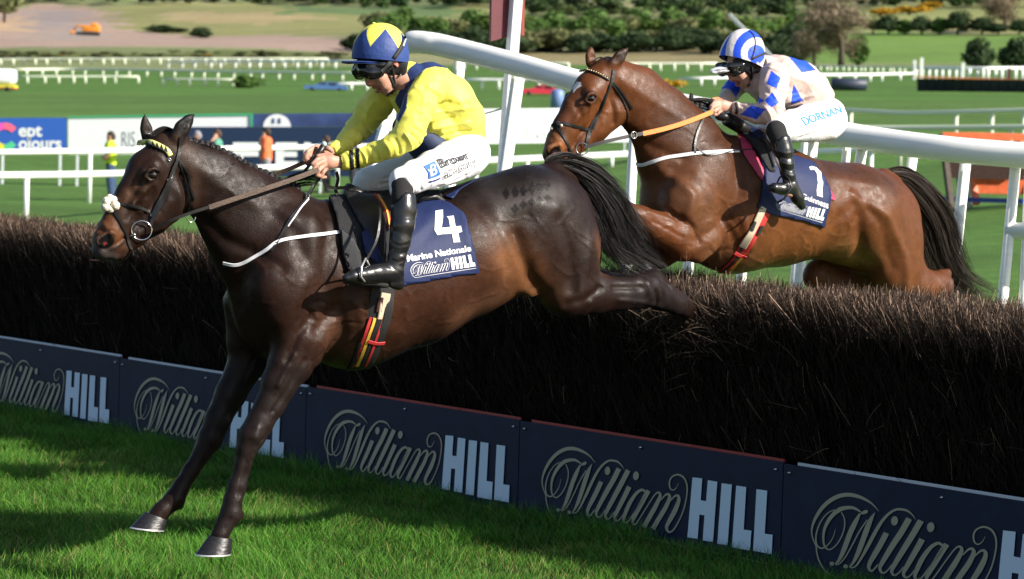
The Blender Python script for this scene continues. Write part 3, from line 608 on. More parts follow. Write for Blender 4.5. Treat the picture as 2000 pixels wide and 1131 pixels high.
# ================================================================== trees and bushes
def crown_data(name, m, n=1500, seed=1, leaf=.055, lobes=9, bare=False):
    g = np.random.default_rng(seed); C_ = g.normal(0, 1, (lobes, 3)); C_ /= np.linalg.norm(C_, axis=1)[:, None]; C_ *= g.uniform(.12, .3, (lobes, 1)); C_[:, 2] = C_[:, 2]*.9+.52; R_ = g.uniform(.13, .26, lobes)
    k = g.integers(0, lobes, n); d = g.normal(0, 1, (n, 3)); d /= np.linalg.norm(d, axis=1)[:, None]; rad = R_[k]*g.uniform(.35 if bare else .7, 1.12, n); c = C_[k] + d*rad[:, None]; c[:, 2] = np.maximum(c[:, 2], .02)
    nrm = d + g.normal(0, .55, (n, 3)); nrm /= np.linalg.norm(nrm, axis=1)[:, None]; a = np.cross(nrm, g.normal(0, 1, (n, 3))); a /= np.linalg.norm(a, axis=1)[:, None]; b_ = np.cross(nrm, a)
    s = g.uniform(.5, 1.2, (n, 1))*leaf; w_ = .14 if bare else .7
    V = np.stack([c-a*s, c-b_*s*w_, c+a*s, c+b_*s*w_], 1).reshape(-1, 3); Q = np.arange(4*n).reshape(n, 4)
    tone = (.75+.5*g.uniform(0, 1, lobes))[k]*g.uniform(.7, 1.3, n)
    return V, Q, np.repeat(tone, 4)
TREE = {}
def make_tree(kind):
    col, n, leaf, bare = {'dark': ((.045, .075, .032), 1500, .06, 0), 'green': ((.11, .20, .05), 1500, .06, 0), 'light': ((.12, .19, .045), 1400, .06, 0), 'brown': ((.24, .19, .13), 3600, .05, 1), 'gorse': ((.55, .33, .03), 900, .06, 0), 'olive': ((.16, .175, .075), 1300, .06, 0)}[kind]  # greens lifted to carry distance haze in the leaf colour
    V, Q, t = crown_data(kind, None, n, len(TREE)+3, leaf, 11, bare); m = mat('leaf', (0, 0, 0), rough=.8, spec=.15, attr=True, trans=.25)
    me = mesh_data('crown', V, Q, m, smooth=False, cols=np.array(col)[None]*t[:, None])
    mb = MB(); mb.tube([(0, 0, -.03), (.01, 0, .2), (0, .01, .45), (.03, 0, .7)], [.035, .028, .018, .006], 7)
    for k in range(5): a_ = k*1.3; mb.tube([(0, 0, .22+.07*k), (.12*math.cos(a_), .12*math.sin(a_), .42+.07*k), (.24*math.cos(a_), .24*math.sin(a_), .55+.07*k)], [.014, .009, .003], 5)
    tm = mesh_data('trunk', mb.V, mb.F, mat('bark', (.09, .07, .05), rough=.9)); TREE[kind] = (me, tm)
for k_ in ('dark', 'green', 'light', 'brown', 'gorse', 'olive'): make_tree(k_)
def tree(px, row, wpx, hpx, kind, label, group, rot=None, name=None, cat='tree', dmin=120):
    g_ = ground_hit(px, row, dmin); u = g_[1]/F
    if name == 'bush': g_ = g_-[0, 0, .17*hpx*u]; hpx *= 1.2
    r = empty(name or ('tree' if kind != 'gorse' else 'gorse_bush'), g_, label, cat, group); r.scale = (wpx*u/.72, wpx*u/.72, hpx*u/.95); r.rotation_euler = (0, 0, rot if rot is not None else random.uniform(0, 6))
    for nme, me in zip(('crown', 'trunk'), TREE[kind]):
        o = bpy.data.objects.new(nme, me); COL.objects.link(o); o.parent = r
    return r
big = tree(1642, 131, 155, 150, 'brown', 'large pale bare branched tree rising behind the white breeches of the second rider', None, 1.0)
tree(1590, 128, 90, 74, 'brown', 'smaller bare branched tree just left of the largest bare tree', None, 2.0)
tree(1676, 131, 46, 62, 'green', 'bright green ivy covered shrub at the right foot of the largest bare tree', None, 3.0)
tree(1908, 138, 66, 60, 'dark', 'dark green bush standing alone above the far black fence', None, 1.0, 'bush', 'bush'); tree(1984, 137, 62, 62, 'dark', 'dark green bush at the right edge above the far black fence', None, 2.2, 'bush', 'bush')
tree(1962, 62, 95, 90, 'brown', 'thin bare tree high up near the right picture edge', None, .4)
tree(480, 172, 54, 26, 'green', 'round green bush standing between the pale rails left of the yellow rider', None, 1.1, 'bush', 'bush'); tree(1306, 177, 54, 26, 'gorse', 'yellow orange gorse bush just above the mane of the bay horse', None, 1.0, 'gorse_bush', 'bush')
tree(8, 44, 66, 70, 'olive', 'olive tree in the top left corner beside the quarry', None, 1.0); tree(322, 64, 70, 14, 'dark', 'low dark scrub patch on the hillside below the straw field', None, 0, 'bush', 'bush'); tree(390, 74, 44, 20, 'dark', 'dark scrub bush right of the low patch on the quarry edge', None, 2, 'bush', 'bush')
GH = 'bushes of the hedge line at the foot of the far hill'
ORD = 'first second third fourth fifth sixth seventh eighth ninth tenth eleventh twelfth thirteenth fourteenth fifteenth sixteenth seventeenth eighteenth nineteenth twentieth'.split()
ORD += ['twenty ' + o for o in ORD[:9]] + ['thirtieth'] + ['thirty ' + o for o in ORD[:9]] + ['fortieth']
for i, x in enumerate(range(706, 1590, 26)):
    tree(x+random.uniform(-8, 8), 101+random.uniform(-4, 6), random.uniform(54, 84), random.uniform(30, 52), random.choice(['dark', 'dark', 'olive', 'dark']), 'dark bush in the dense hedge line under the far hill, %s from the left' % ORD[i], GH, name='bush', cat='bush')
for i, x in enumerate(list(range(728, 925, 32)) + [968] + list(range(1024, 1570, 28))):
    tree(x+random.uniform(-6, 6), 76+random.uniform(-10, 6), random.uniform(52, 80), random.uniform(38, 56), random.choice(['green', 'green', 'olive', 'light', 'green']), 'rounded tree on the slope above the dark hedge line, %s from the left' % ORD[i], 'green trees on the slope above the hedge line')
for i, (x, w_, h_, k_) in enumerate(((1705, 46, 34, 'olive'), (1735, 52, 38, 'dark'), (1768, 40, 30, 'green'), (1800, 50, 36, 'dark'), (1835, 40, 34, 'green'), (1870, 54, 46, 'dark'), (1918, 52, 34, 'dark'), (1950, 40, 22, 'dark'), (1990, 46, 30, 'dark'))):
    tree(x, 68, w_, h_, k_, 'green bush in the field hedge above the bright meadow at right, %s from the left' % ORD[i], 'field hedge above the bright meadow')
for i, (x, row, w_) in enumerate(((1720, 32, 64), (1775, 29, 70), (1815, 20, 46))):
    tree(x, row, w_, 20, 'gorse', ['leftmost yellow gorse patch on the hill at upper right', 'largest yellow gorse patch on the hill at upper right', 'rightmost and highest yellow gorse patch on the hill at upper right'][i], None, name='gorse_bush', cat='bush')
for i, x in enumerate(range(1500, 1560, 22)): tree(x, 126, 46, 34, 'dark', 'low dark bush at the foot of the smaller bare tree, %s from the left' % ORD[i], 'low dark bushes left of the bare trees', name='bush', cat='bush')
# the far wood along the top: one mass of crowns
Vs, Qs, Cs = [], [], []; nV = 0
for i in range(520):
    px = random.uniform(-150, 2150); b0 = float(np.interp(px, [-150, 40, 100, 690, 720, 1000, 1040, 1560, 1600, 2150], [12, 10, 11, 13, 20, 22, 36, 40, 18, 14])); dp = abs(random.gauss(0, 1)); row = b0 - 26*dp; g_ = ground_hit(px, row); u = g_[1]/F; sc = random.uniform(20, 40)*u*(1+.3*dp)
    V, Q, t = crown_data('', None, 170, i, .11, 6); V = V*[sc/.72, sc/.72, sc*.9]+g_; Vs.append(V); Qs.append(Q+nV); nV += len(V); Cs.append(np.array(random.choice([(.035, .065, .025), (.055, .095, .03), (.08, .11, .04), (.04, .06, .028)]))[None]*t[:, None])
tag(obj('wood', np.vstack(Vs), np.vstack(Qs), MATS['leaf'], smooth=False, cols=np.vstack(Cs)), kind='stuff')
# scrub along the far rail
Vs, Qs, Cs = [], [], []; nV = 0
for i in range(90):
    px = random.uniform(-60, 760); row = random.uniform(106, 118); g_ = ground_hit(px, row); u = g_[1]/F; sc = random.uniform(12, 30)*u
    V, Q, t = crown_data('', None, 120, i, .12, 5); V = V*[sc*1.4, sc*1.4, sc*.35]+g_; Vs.append(V); Qs.append(Q+nV); nV += len(V); Cs.append(np.array(random.choice([(.09, .11, .04), (.13, .12, .06), (.06, .08, .03), (.30, .20, .04)][:3+(i % 5 == 0)]))[None]*t[:, None])
tag(obj('scrub', np.vstack(Vs), np.vstack(Qs), MATS['leaf'], smooth=False, cols=np.vstack(Cs)), kind='stuff')
# no haze is built: the lifted green leaf colours carry it

# ================================================================== bodies: rounded cones blended into one continuous surface
class Frame:
    """upright plane through the animal: x forward (towards its head), y out of its near flank, z up"""
    def __init__(s, px, py, d, phi):
        o = P(px, py, d); s.O = Vector((o.x, o.y, 0)); c, q = math.cos(phi), math.sin(phi)
        s.h = Vector((-c, -q, 0)); s.n = Vector((q, -c, 0)); s.M = np.array([list(s.h), list(s.n), [0, 0, 1]])
    def loc(s, W): return (np.asarray(W) - np.array(s.O)) @ s.M.T
    def world(s, L): return np.asarray(L) @ s.M + np.array(s.O)
    def px(s, px, py, w=0):
        h = plane_hit(px, py, s.O + s.n*w, np.array(s.n)); return s.loc(h), h.y
def chain(fr, nodes, k=.02, ky=.8, op='u', grp=0):
    """nodes: (px, py, r px, w[, ky])"""
    out = []; pr = None
    for nn in nodes:
        L_, d = fr.px(nn[0], nn[1], nn[3]); cur = (L_, nn[2]*d/F, nn[4] if len(nn) > 4 else ky)
        if pr is not None: out.append((pr, cur, k, op, grp))
        pr = cur
    if len(nodes) == 1: out.append((pr, (pr[0]+1e-5, pr[1], pr[2]), k, op, grp))
    return out
def sdf_mesh(prims, h, smooth=2, pad=.04):
    lo = np.min([np.minimum(a[0]-a[1]*max(1, a[2]), b[0]-b[1]*max(1, b[2])) for a, b, k, op, g in prims if op == 'u'], axis=0)-pad
    hi = np.max([np.maximum(a[0]+a[1]*max(1, a[2]), b[0]+b[1]*max(1, b[2])) for a, b, k, op, g in prims if op == 'u'], axis=0)+pad
    n = np.ceil((hi-lo)/h).astype(int)+1; ax = [lo[i]+np.arange(n[i])*h for i in range(3)]; Fd = np.full(n, .3, np.float32)
    for a, b, k, op, g in prims:
        m = k+2.5*h; kk = max(a[2], b[2], 1); ra, rb = a[1], b[1]
        l = np.minimum(a[0]-[ra, ra*a[2], ra], b[0]-[rb, rb*b[2], rb])-m; u = np.maximum(a[0]+[ra, ra*a[2], ra], b[0]+[rb, rb*b[2], rb])+m
        i0 = np.clip(np.floor((l-lo)/h).astype(int), 0, n-1); i1 = np.clip(np.ceil((u-lo)/h).astype(int)+1, 1, n)
        if (i1 <= i0).any(): continue
        X = ax[0][i0[0]:i1[0], None, None]; Y = ax[1][None, i0[1]:i1[1], None]; Z = ax[2][None, None, i0[2]:i1[2]]
        ab = b[0]-a[0]; L2 = ab@ab+1e-12; t = np.clip(((X-a[0][0])*ab[0]+(Y-a[0][1])*ab[1]+(Z-a[0][2])*ab[2])/L2, 0, 1)
        ky = a[2]+(b[2]-a[2])*t; dx = X-a[0][0]-ab[0]*t; dy = (Y-a[0][1]-ab[1]*t)/ky; dz = Z-a[0][2]-ab[2]*t
        ln = np.sqrt(dx*dx+dy*dy+dz*dz); rr = ra+(rb-ra)*t; s_ = (ln-rr)
        gl = np.sqrt(dx*dx+dz*dz+(dy/ky)**2)/(ln+1e-9); d = (s_/np.maximum(gl, .3)).astype(np.float32)
        sl = (slice(i0[0], i1[0]), slice(i0[1], i1[1]), slice(i0[2], i1[2])); f = Fd[sl]
        if op == 'u': hh = np.clip(.5+.5*(f-d)/k, 0, 1); Fd[sl] = f+(d-f)*hh-k*hh*(1-hh)
        else: hh = np.clip(.5+.5*(f+d)/k, 0, 1); Fd[sl] = f+(-d-f)*(1-hh)+k*hh*(1-hh) if False else np.maximum(f, -d) + 0.25*k*np.clip(1-abs(f+d)/k, 0, 1)**2
    ins = Fd < 0; c = np.zeros(n-1, np.int8)
    for i in (0, 1):
        for j in (0, 1):
            for q in (0, 1): c += ins[i:n[0]-1+i, j:n[1]-1+j, q:n[2]-1+q]
    mask = (c > 0) & (c < 8); cells = np.argwhere(mask); idx = np.full(n-1, -1, np.int32); idx[mask] = np.arange(len(cells))
    acc = np.zeros((len(cells), 3)); cnt = np.zeros(len(cells))
    cor = [np.array(v) for v in ((0, 0, 0), (1, 0, 0), (0, 1, 0), (1, 1, 0), (0, 0, 1), (1, 0, 1), (0, 1, 1), (1, 1, 1))]
    fv = [Fd[tuple((cells+v).T)] for v in cor]
    for a, b in ((0, 1), (2, 3), (4, 5), (6, 7), (0, 2), (1, 3), (4, 6), (5, 7), (0, 4), (1, 5), (2, 6), (3, 7)):
        cr = (fv[a] < 0) != (fv[b] < 0); t = np.where(cr, fv[a]/(fv[a]-fv[b]+1e-12), 0)[:, None]
        acc += np.where(cr[:, None], cor[a]+t*(cor[b]-cor[a]), 0); cnt += cr
    V = (cells+acc/cnt[:, None])*h+lo; Q = []
    for axi in range(3):
        o1, o2 = [(1, 2), (2, 0), (0, 1)][axi]; s1 = [slice(None)]*3; s2 = [slice(None)]*3; s1[axi] = slice(0, -1); s2[axi] = slice(1, None)
        A = ins[tuple(s1)]; B = ins[tuple(s2)]; e = np.argwhere(A != B); e = e[(e[:, o1] > 0) & (e[:, o2] > 0) & (e[:, o1] < n[o1]-1) & (e[:, o2] < n[o2]-1)]
        fl = A[tuple(e.T)]; d1 = np.zeros(3, int); d1[o1] = 1; d2 = np.zeros(3, int); d2[o2] = 1
        q = np.stack([idx[tuple((e-d1-d2).T)], idx[tuple((e-d2).T)], idx[tuple(e.T)], idx[tuple((e-d1).T)]], 1); q[~fl] = q[~fl][:, ::-1]; Q.append(q)
    Q = np.vstack(Q); Q = Q[(Q >= 0).all(1)]
    E_ = np.vstack([Q[:, [0, 1]], Q[:, [1, 2]], Q[:, [2, 3]], Q[:, [3, 0]]])
    def lap(V):
        S = np.zeros_like(V); c_ = np.bincount(E_[:, 0], minlength=len(V)).astype(float)
        for i in range(3): S[:, i] = np.bincount(E_[:, 0], V[E_[:, 1], i], len(V))+np.bincount(E_[:, 1], V[E_[:, 0], i], len(V))
        c_ += np.bincount(E_[:, 1], minlength=len(V)); return S/np.maximum(c_, 1)[:, None]
    for _ in range(smooth): V = V*.45+lap(V)*.55; V = V*1.35-lap(V)*.35 if False else V
    return V, Q
def vnormals(V, Q):
    n = np.cross(V[Q[:, 2]]-V[Q[:, 0]], V[Q[:, 3]]-V[Q[:, 1]]); N = np.zeros_like(V)
    for j in range(4):
        for i in range(3): N[:, i] += np.bincount(Q[:, j], n[:, i], len(V))
    return N/(np.linalg.norm(N, axis=1)[:, None]+1e-12)
def seg_dist(Pn, pl):
    d = np.full(len(Pn), 1e9)
    for a, b in zip(pl[:-1], pl[1:]):
        ab = b-a; t = np.clip(((Pn-a)@ab)/(ab@ab+1e-12), 0, 1); d = np.minimum(d, np.linalg.norm(Pn-a-t[:, None]*ab, axis=1))
    return d
def relief(fr, V, N, items, w=.2, both=True):
    """raise or sink the flank along lines: (points px, sigma px, height m)"""
    D_ = np.zeros(len(V)); UV = V[:, [0, 2]]; side = np.clip(N[:, 1]*2.2, 0, 1) if not both else np.clip(abs(N[:, 1])*2.2, 0, 1)
    for pts, sg, am in items:
        L_ = [fr.px(x, y, w) for x, y in pts]; pl = [l[0][[0, 2]] for l in L_]; s_ = sg*L_[0][1]/F
        if len(pl) == 1: pl.append(pl[0]+1e-4)
        D_ += am*np.exp(-(seg_dist(UV, pl)/s_)**2)
    return V + N*(D_*side)[:, None]
def tint(fr, V, C, items, w=.2):
    UV = V[:, [0, 2]]
    for pts, sg, col, am in items:
        L_ = [fr.px(x, y, w) for x, y in pts]; pl = [l[0][[0, 2]] for l in L_]; s_ = sg*L_[0][1]/F
        if len(pl) == 1: pl.append(pl[0]+1e-4)
        m = am*np.exp(-(seg_dist(UV, pl)/s_)**2)[:, None]; C = C*(1-m)+np.array(col)*m
    return C
def fnoise(Pn, f, seed=0):
    """cheap smooth pseudo noise"""
    g = np.random.default_rng(seed); r = np.zeros(len(Pn))
    for i in range(7):
        d = g.normal(0, 1, 3); d /= np.linalg.norm(d); r += np.sin((Pn@d)*f*g.uniform(.6, 1.7)+g.uniform(0, 6)+1.5*np.sin((Pn@np.roll(d, 1))*f*.6))
    return r/7
def bvh(o):
    me = o.data; L = org(o); return BVHTree.FromPolygons([v.co+L for v in me.vertices], [tuple(p.vertices) for p in me.polygons])
CO = Vector((0, 0, CAM_H))
def cast(T, px, py, off=.004, back=None):
    d = Vector(ray(px, py)).normalized(); h = T.ray_cast(CO, d) if not isinstance(T, list) else min((t.ray_cast(CO, d) for t in T), key=lambda h: h[3] if h[0] is not None else 1e9)
    if h[0] is None:
        if back is not None: return P(px, py, back), -d
        # nearest surface to the ray
        T0 = T[0] if isinstance(T, list) else T; best = None
        for t in np.linspace(10, 19, 60):
            q = T0.find_nearest(CO+d*t)
            if best is None or q[3] < best[1][3]: best = (CO+d*t, q)
        return best[0], best[1][1]
    n_ = h[1] if h[1].dot(d) < 0 else -h[1]
    return h[0]+n_*off, n_
def strap(T, pts, width, off=.005, th=.003, n=6, back=None, closed=False):
    """a leather strap lying on the surface T along traced points; width in px"""
    q = catmull(pts, n) if len(pts) > 2 else np.array([pts[0], pts[1]], float); C_ = [cast(T, x, y, off, back) for x, y in q[:, :2]]
    c = np.array([list(p) for p, _ in C_]); nn = np.array([list(m_) for _, m_ in C_])
    for _ in range(2):
        nn[1:-1] = (nn[:-2]+nn[1:-1]*2+nn[2:])/4; cs = c.copy(); cs[1:-1] = (c[:-2]+c[1:-1]*2+c[2:])/4; c = cs
    t = np.gradient(c, axis=0); t /= np.linalg.norm(t, axis=1)[:, None]+1e-9; nn /= np.linalg.norm(nn, axis=1)[:, None]; s_ = np.cross(t, nn); s_ /= np.linalg.norm(s_, axis=1)[:, None]+1e-9
    ws = (width if not hasattr(width, '__len__') else np.interp(np.linspace(0, 1, len(c)), np.linspace(0, 1, len(width)), width)); hw = (np.asarray(ws)*c[:, 1]/F/2); hw = hw[:, None] if np.ndim(hw) else hw
    V = np.concatenate([c-s_*hw, c-s_*hw*.85+nn*th, c+s_*hw*.85+nn*th, c+s_*hw], 1).reshape(-1, 3); k = len(c); Fc = []
    for i in range(k-1):
        for j in range(3): Fc.append((4*i+j, 4*i+4+j, 4*i+5+j, 4*i+1+j))
        Fc.append((4*i+3, 4*i+7, 4*i+4, 4*i))
    return V.tolist(), Fc
def drape(T, poly, off=.006, step=9, back=None, names=None):
    """cut a polygon (px) into a grid and lay it on the surface T"""
    V2, F2 = poly2d(poly) if not isinstance(poly, tuple) else poly; bm = bmesh.new(); vs = [bm.verts.new((x, y, 0)) for x, y in V2]
    for f in F2:
        try: bm.faces.new([vs[i] for i in f])
        except ValueError: pass
    V2 = np.asarray(V2); lo, hi = V2.min(0), V2.max(0)
    for ax_ in (0, 1):
        for c in np.arange(lo[ax_]+step/2, hi[ax_], step):
            co = (c, 0, 0) if ax_ == 0 else (0, c, 0); no = (1, 0, 0) if ax_ == 0 else (0, 1, 0)
            bmesh.ops.bisect_plane(bm, geom=bm.verts[:]+bm.edges[:]+bm.faces[:], plane_co=co, plane_no=no)
    bmesh.ops.remove_doubles(bm, verts=bm.verts[:], dist=.01); bm.verts.ensure_lookup_table(); W = []
    for i, v in enumerate(bm.verts): v.index = i; W.append(cast(T, v.co.x, v.co.y, off, back)[0])
    Fc = [tuple(v.index for v in f.verts) for f in bm.faces]; bm.free(); return W, face_front(W, Fc, Vector((0, -1, 0)))
def sheet(T, poly, off, name, m, parent, step=9, th=.004, relax=3, puff=None, back=None, smooth=True):
    W, Fc = drape(T, poly, off, step, back); W = np.array([list(p) for p in W])
    if puff is not None: W = W + np.array([0, -1, 0])*puff(project(W))[:, None]
    o = obj(name, W, Fc, m, parent, smooth=smooth); md = o.modifiers.new('thickness', 'SOLIDIFY'); md.thickness = th; md.offset = -1
    if relax: ms = o.modifiers.new('relax', 'SMOOTH'); ms.iterations = relax; ms.factor = .5; o.modifiers.move(1, 0)
    return o
def strands(paths, width, name, m, parent, cols=None, nseg=None):
    """hair: list of (k,3) world polylines, thin three sided tubes as ribbons"""
    V = []; Q = []; nV = 0; Cs = []
    for i, p in enumerate(paths):
        k = len(p); t = np.gradient(p, axis=0); t /= np.linalg.norm(t, axis=1)[:, None]+1e-9; r = RNG.normal(0, 1, 3); s_ = np.cross(t, r); s_ /= np.linalg.norm(s_, axis=1)[:, None]+1e-9
        w_ = width*np.linspace(1, .25, k)[:, None]/2; v = np.concatenate([p-s_*w_, p+s_*w_], 1).reshape(-1, 3); j = np.arange(k-1)
        V.append(v); Q.append(np.stack([2*j, 2*j+1, 2*j+3, 2*j+2], 1)+nV); nV += 2*k
        if cols is not None: Cs.append(np.tile(cols[i], (2*k, 1)))
    return obj(name, np.vstack(V), np.vstack(Q), m, parent, smooth=True, cols=np.vstack(Cs) if cols is not None else None)

def coat(name, rough=.41, hair=.25):
    m = mat(name, (0, 0, 0), rough=rough, spec=.17, attr=True, var=.22, vscale=18, rvar=.15)
    nt = m.node_tree; b = nt.nodes['Principled BSDF']; L = nt.links; tc = nt.nodes['Texture Coordinate'] if 'Texture Coordinate' in nt.nodes else nd(nt, 'ShaderNodeTexCoord')
    hs = []
    for sc, dist, st in ((60, .003, .35), (150, .0022, .6)):
        n = nd(nt, 'ShaderNodeTexNoise'); n.inputs['Scale'].default_value = sc; n.inputs['Detail'].default_value = 5; n.inputs['Distortion'].default_value = 1.2; L.new(tc.outputs['Object'], n.inputs['Vector'])
        bp = nd(nt, 'ShaderNodeBump'); bp.inputs['Strength'].default_value = st; bp.inputs['Distance'].default_value = dist; L.new(n.outputs['Fac'], bp.inputs['Height'])
        if hs: L.new(hs[-1].outputs[0], bp.inputs['Normal'])
        hs.append(bp)
    L.new(hs[-1].outputs[0], b.inputs['Normal']); return m

def hoof(fr, parent, top, bot, w, b_=.75, shoe=True):
    """top, bot: (px0,py0,px1,py1) left and right ends of the coronet and of the sole"""
    V = []; n = 24; rings = []
    for q, sc in ((top, 1.0), (tuple(np.array(top)*.75+np.array(bot)*.25), 1), (tuple(np.array(top)*.35+np.array(bot)*.65), 1), (bot, 1.0)):
        a, _ = fr.px(q[0], q[1], w); c, _ = fr.px(q[2], q[3], w); rings.append(((a+c)/2, (a-c)/2))
    for c, e in rings:
        for k in range(n):
            th = 2*PI*k/n; V.append(c + e*math.cos(th) + np.array([0, 1, 0])*np.linalg.norm(e)*b_*math.sin(th)*(1-.12*math.cos(th)))
    Fc = [(i*n+k, i*n+(k+1) % n, (i+1)*n+(k+1) % n, (i+1)*n+k) for i in range(3) for k in range(n)]; Fc += [tuple(range(n)), tuple(3*n+k for k in range(n))]
    o = obj('hoof', fr.world(V), Fc, mat('hoof', (.014, .013, .014), rough=.38, var=.5, vscale=14, stretch=(1, 1, 4), bump=.3, bscale=30), parent, smooth=True); autosmooth(o, 50)
    if shoe:
        c, e = rings[3]; dn = np.array(rings[3][0]-rings[2][0]); dn /= np.linalg.norm(dn); V = []
        for sc, dz in ((1.0, 0.0015), (1.01, .008), (.72, .008), (.72, .0015)):
            for k in range(n): th = 2*PI*k/n; V.append(c + dn*dz + e*sc*math.cos(th) + np.array([0, 1, 0])*np.linalg.norm(e)*b_*sc*math.sin(th)*(1-.12*math.cos(th)))
        Fc = [(i*n+k, i*n+(k+1) % n, ((i+1) % 4)*n+(k+1) % n, ((i+1) % 4)*n+k) for i in range(4) for k in range(n)]
        autosmooth(obj('horseshoe', fr.world(V), Fc, mat('shoe', (.75, .75, .74), rough=.4, metal=.6), o), 30)
    return o

# ================================================================== horse one
PHI = math.radians(33); H1 = Frame(690, 560, 13.0, PHI)
O1 = H1.O + Vector((0, 0, .3))
pr = []
c1 = lambda n, **k: pr.extend(chain(H1, n, **k))
c1([(412, 360, 71, 0, .52), (474, 420, 92, 0, .52), (522, 470, 118, 0, .6), (580, 530, 140, 0, .66), (690, 552, 165, 0, .74), (800, 535, 140, 0, .86), (900, 494, 125, 0, .95), (960, 468, 118, 0, .95), (1015, 452, 118, 0, .95), (1050, 440, 117, 0, .9)], k=.05)
c1([(575, 582, 134, 0, .62)], k=.05)                       # chest
c1([(330, 300, 44, 0, .72), (352, 325, 58, 0, .55), (412, 360, 70, 0, .5)], k=.03)   # poll into neck
c1([(326, 298, 37, 0, .8), (292, 338, 46, 0, .78), (262, 385, 38, 0, .72), (234, 430, 33, 0, .72), (213, 466, 32, 0, .8)], k=.02)
c1([(207, 476, 30, 0, .9), (199, 488, 20, 0, 1.1)], k=.015)
c1([(338, 380, 51, 0, .72), (300, 425, 33, 0, .7), (262, 462, 22, 0, .8), (240, 486, 14, 0, 1.0), (236, 499, 12, 0, 1.2)], k=.02)
c1([(205, 492, 12, 0, 1.3), (222, 500, 10, 0, 1.5)], k=.012)
c1([(300, 328, 20, .070, .7), (285, 338, 12, .074, .6)], k=.02); c1([(300, 328, 20, -.070, .7)], k=.02)
c1([(292, 356, 9, .085), (262, 398, 7, .066)], k=.02); c1([(292, 356, 9, -.085), (262, 398, 7, -.066)], k=.02)    # facial crest
for s in (1, -1):
    c1([(218, 459, 12, s*.062, .6), (196, 470, 12, s*.055, .6)], k=.015); pr.extend(chain(H1, [(216, 466, 12, s*.084, .95), (207, 477, 15, s*.084, .95)], k=.006, op='s'))
    for L_ in ([(283, 345, 3.5, .100), (290, 333, 4.5, .104), (300, 329, 4.5, .107), (311, 334, 4, .106)], [(284, 347, 3, .100), (296, 353, 3.2, .102), (309, 348, 3, .104)]): pr.extend([((np.array([a[0][0], s*a[0][1], a[0][2]]), a[1], a[2]), (np.array([b[0][0], s*b[0][1], b[0][2]]), b[1], b[2]), .008, 'u', 0) for a, b, _, _, _ in chain(H1, L_, ky=.8)])
c1([(347, 268, 16, .060, .6), (357, 250, 17, .066, .55), (367, 236, 12, .066, .5), (380, 221, 2.5, .066, .6)], k=.01)
c1([(290, 272, 14, -.060, .6), (285, 250, 13, -.066, .55), (283, 236, 8, -.066, .5), (283, 223, 2.5, -.066, .6)], k=.01)
pr.extend(chain(H1, [(352, 256, 9, .088, .5), (366, 238, 6, .084, .5)], k=.006, op='s'))
pr.extend(chain(H1, [(288, 255, 7, -.045, .5), (284, 240, 5, -.048, .5)], k=.006, op='s'))
# near shoulder and forelimb
c1([(575, 470, 62, .12, .7), (555, 560, 70, .15, .6), (585, 640, 62, .15, .6)], k=.05)
c1([(600, 600, 60, .14, .6), (585, 660, 58, .15, .7), (568, 708, 47, .15, .75), (545, 750, 37, .15, .8), (527, 790, 30, .15, .8), (507, 826, 27, .15, .85), (491, 853, 27, .15, .9), (481, 878, 20, .15, .9), (475, 905, 16.5, .15, .85), (462, 950, 16.5, .15, .85), (455, 978, 18, .15, .9), (451, 1003, 21, .15, .9), (438, 1026, 17, .15, .9), (430, 1045, 19, .15, .95)], k=.02, ky=.8)
c1([(612, 698, 17, .17, .8)], k=.025); c1([(470, 1006, 9, .15)], k=.01); c1([(506, 846, 13, .15, .8)], k=.015)
# far forelimb
c1([(500, 600, 70, -.13, .6), (490, 660, 50, -.14, .7), (482, 708, 38, -.14, .75), (450, 770, 31, -.14, .8), (425, 820, 26, -.14, .85), (410, 858, 25, -.14, .9), (398, 880, 19, -.14, .9), (372, 921, 16, -.14, .85), (352, 953, 16, -.14, .9), (341, 975, 20, -.14, .9), (316, 997, 17, -.14, .9), (306, 1009, 18, -.14, .95)], k=.02)
c1([(352, 988, 8, -.14)], k=.01)
# haunch and hind limbs
for s, dx, dy in ((1, 0, 0), (-1, 6, -6)):
    c1([(1030, 430, 105, s*.10, .75), (1092, 498, 90, s*.12, .65), (1112, 560, 61, s*.16, .65)], k=.05)
    c1([(1112, 560, 60, s*.16, .65), (1160+dx, 573+dy, 41, s*.16, .7), (1212+dx, 574+dy, 32, s*.15, .7), (1245+dx, 570+dy, 33, s*.13, .65), (1266+dx, 566+dy, 32, s*.10, .7), (1290+dx, 580+dy, 25, s*.06, .75), (1320+dx, 595+dy, 19, 0 if s > 0 else -.12, .8), (1334+dx, 604+dy, 14, -.16 if s > 0 else -.24, .85), (1344+dx, 612+dy, 15, -.36 if s > 0 else -.42, .9), (1350+dx, 622+dy, 14, -.52 if s > 0 else -.55, .9)], k=.022)
    c1([(1245+dx, 562+dy, 16, s*.12), (1272+dx, 543+dy, 13, s*.10, .8)], k=.02)
c1([(1010, 500, 60, .18, .5), (1040, 560, 20, .17, .5)], k=.05)
c1([(1080, 340, 26, 0, .9), (1110, 350, 22, 0, .9)], k=.03)
V, Q = sdf_mesh(pr, .0074, 3); N = vnormals(V, Q)
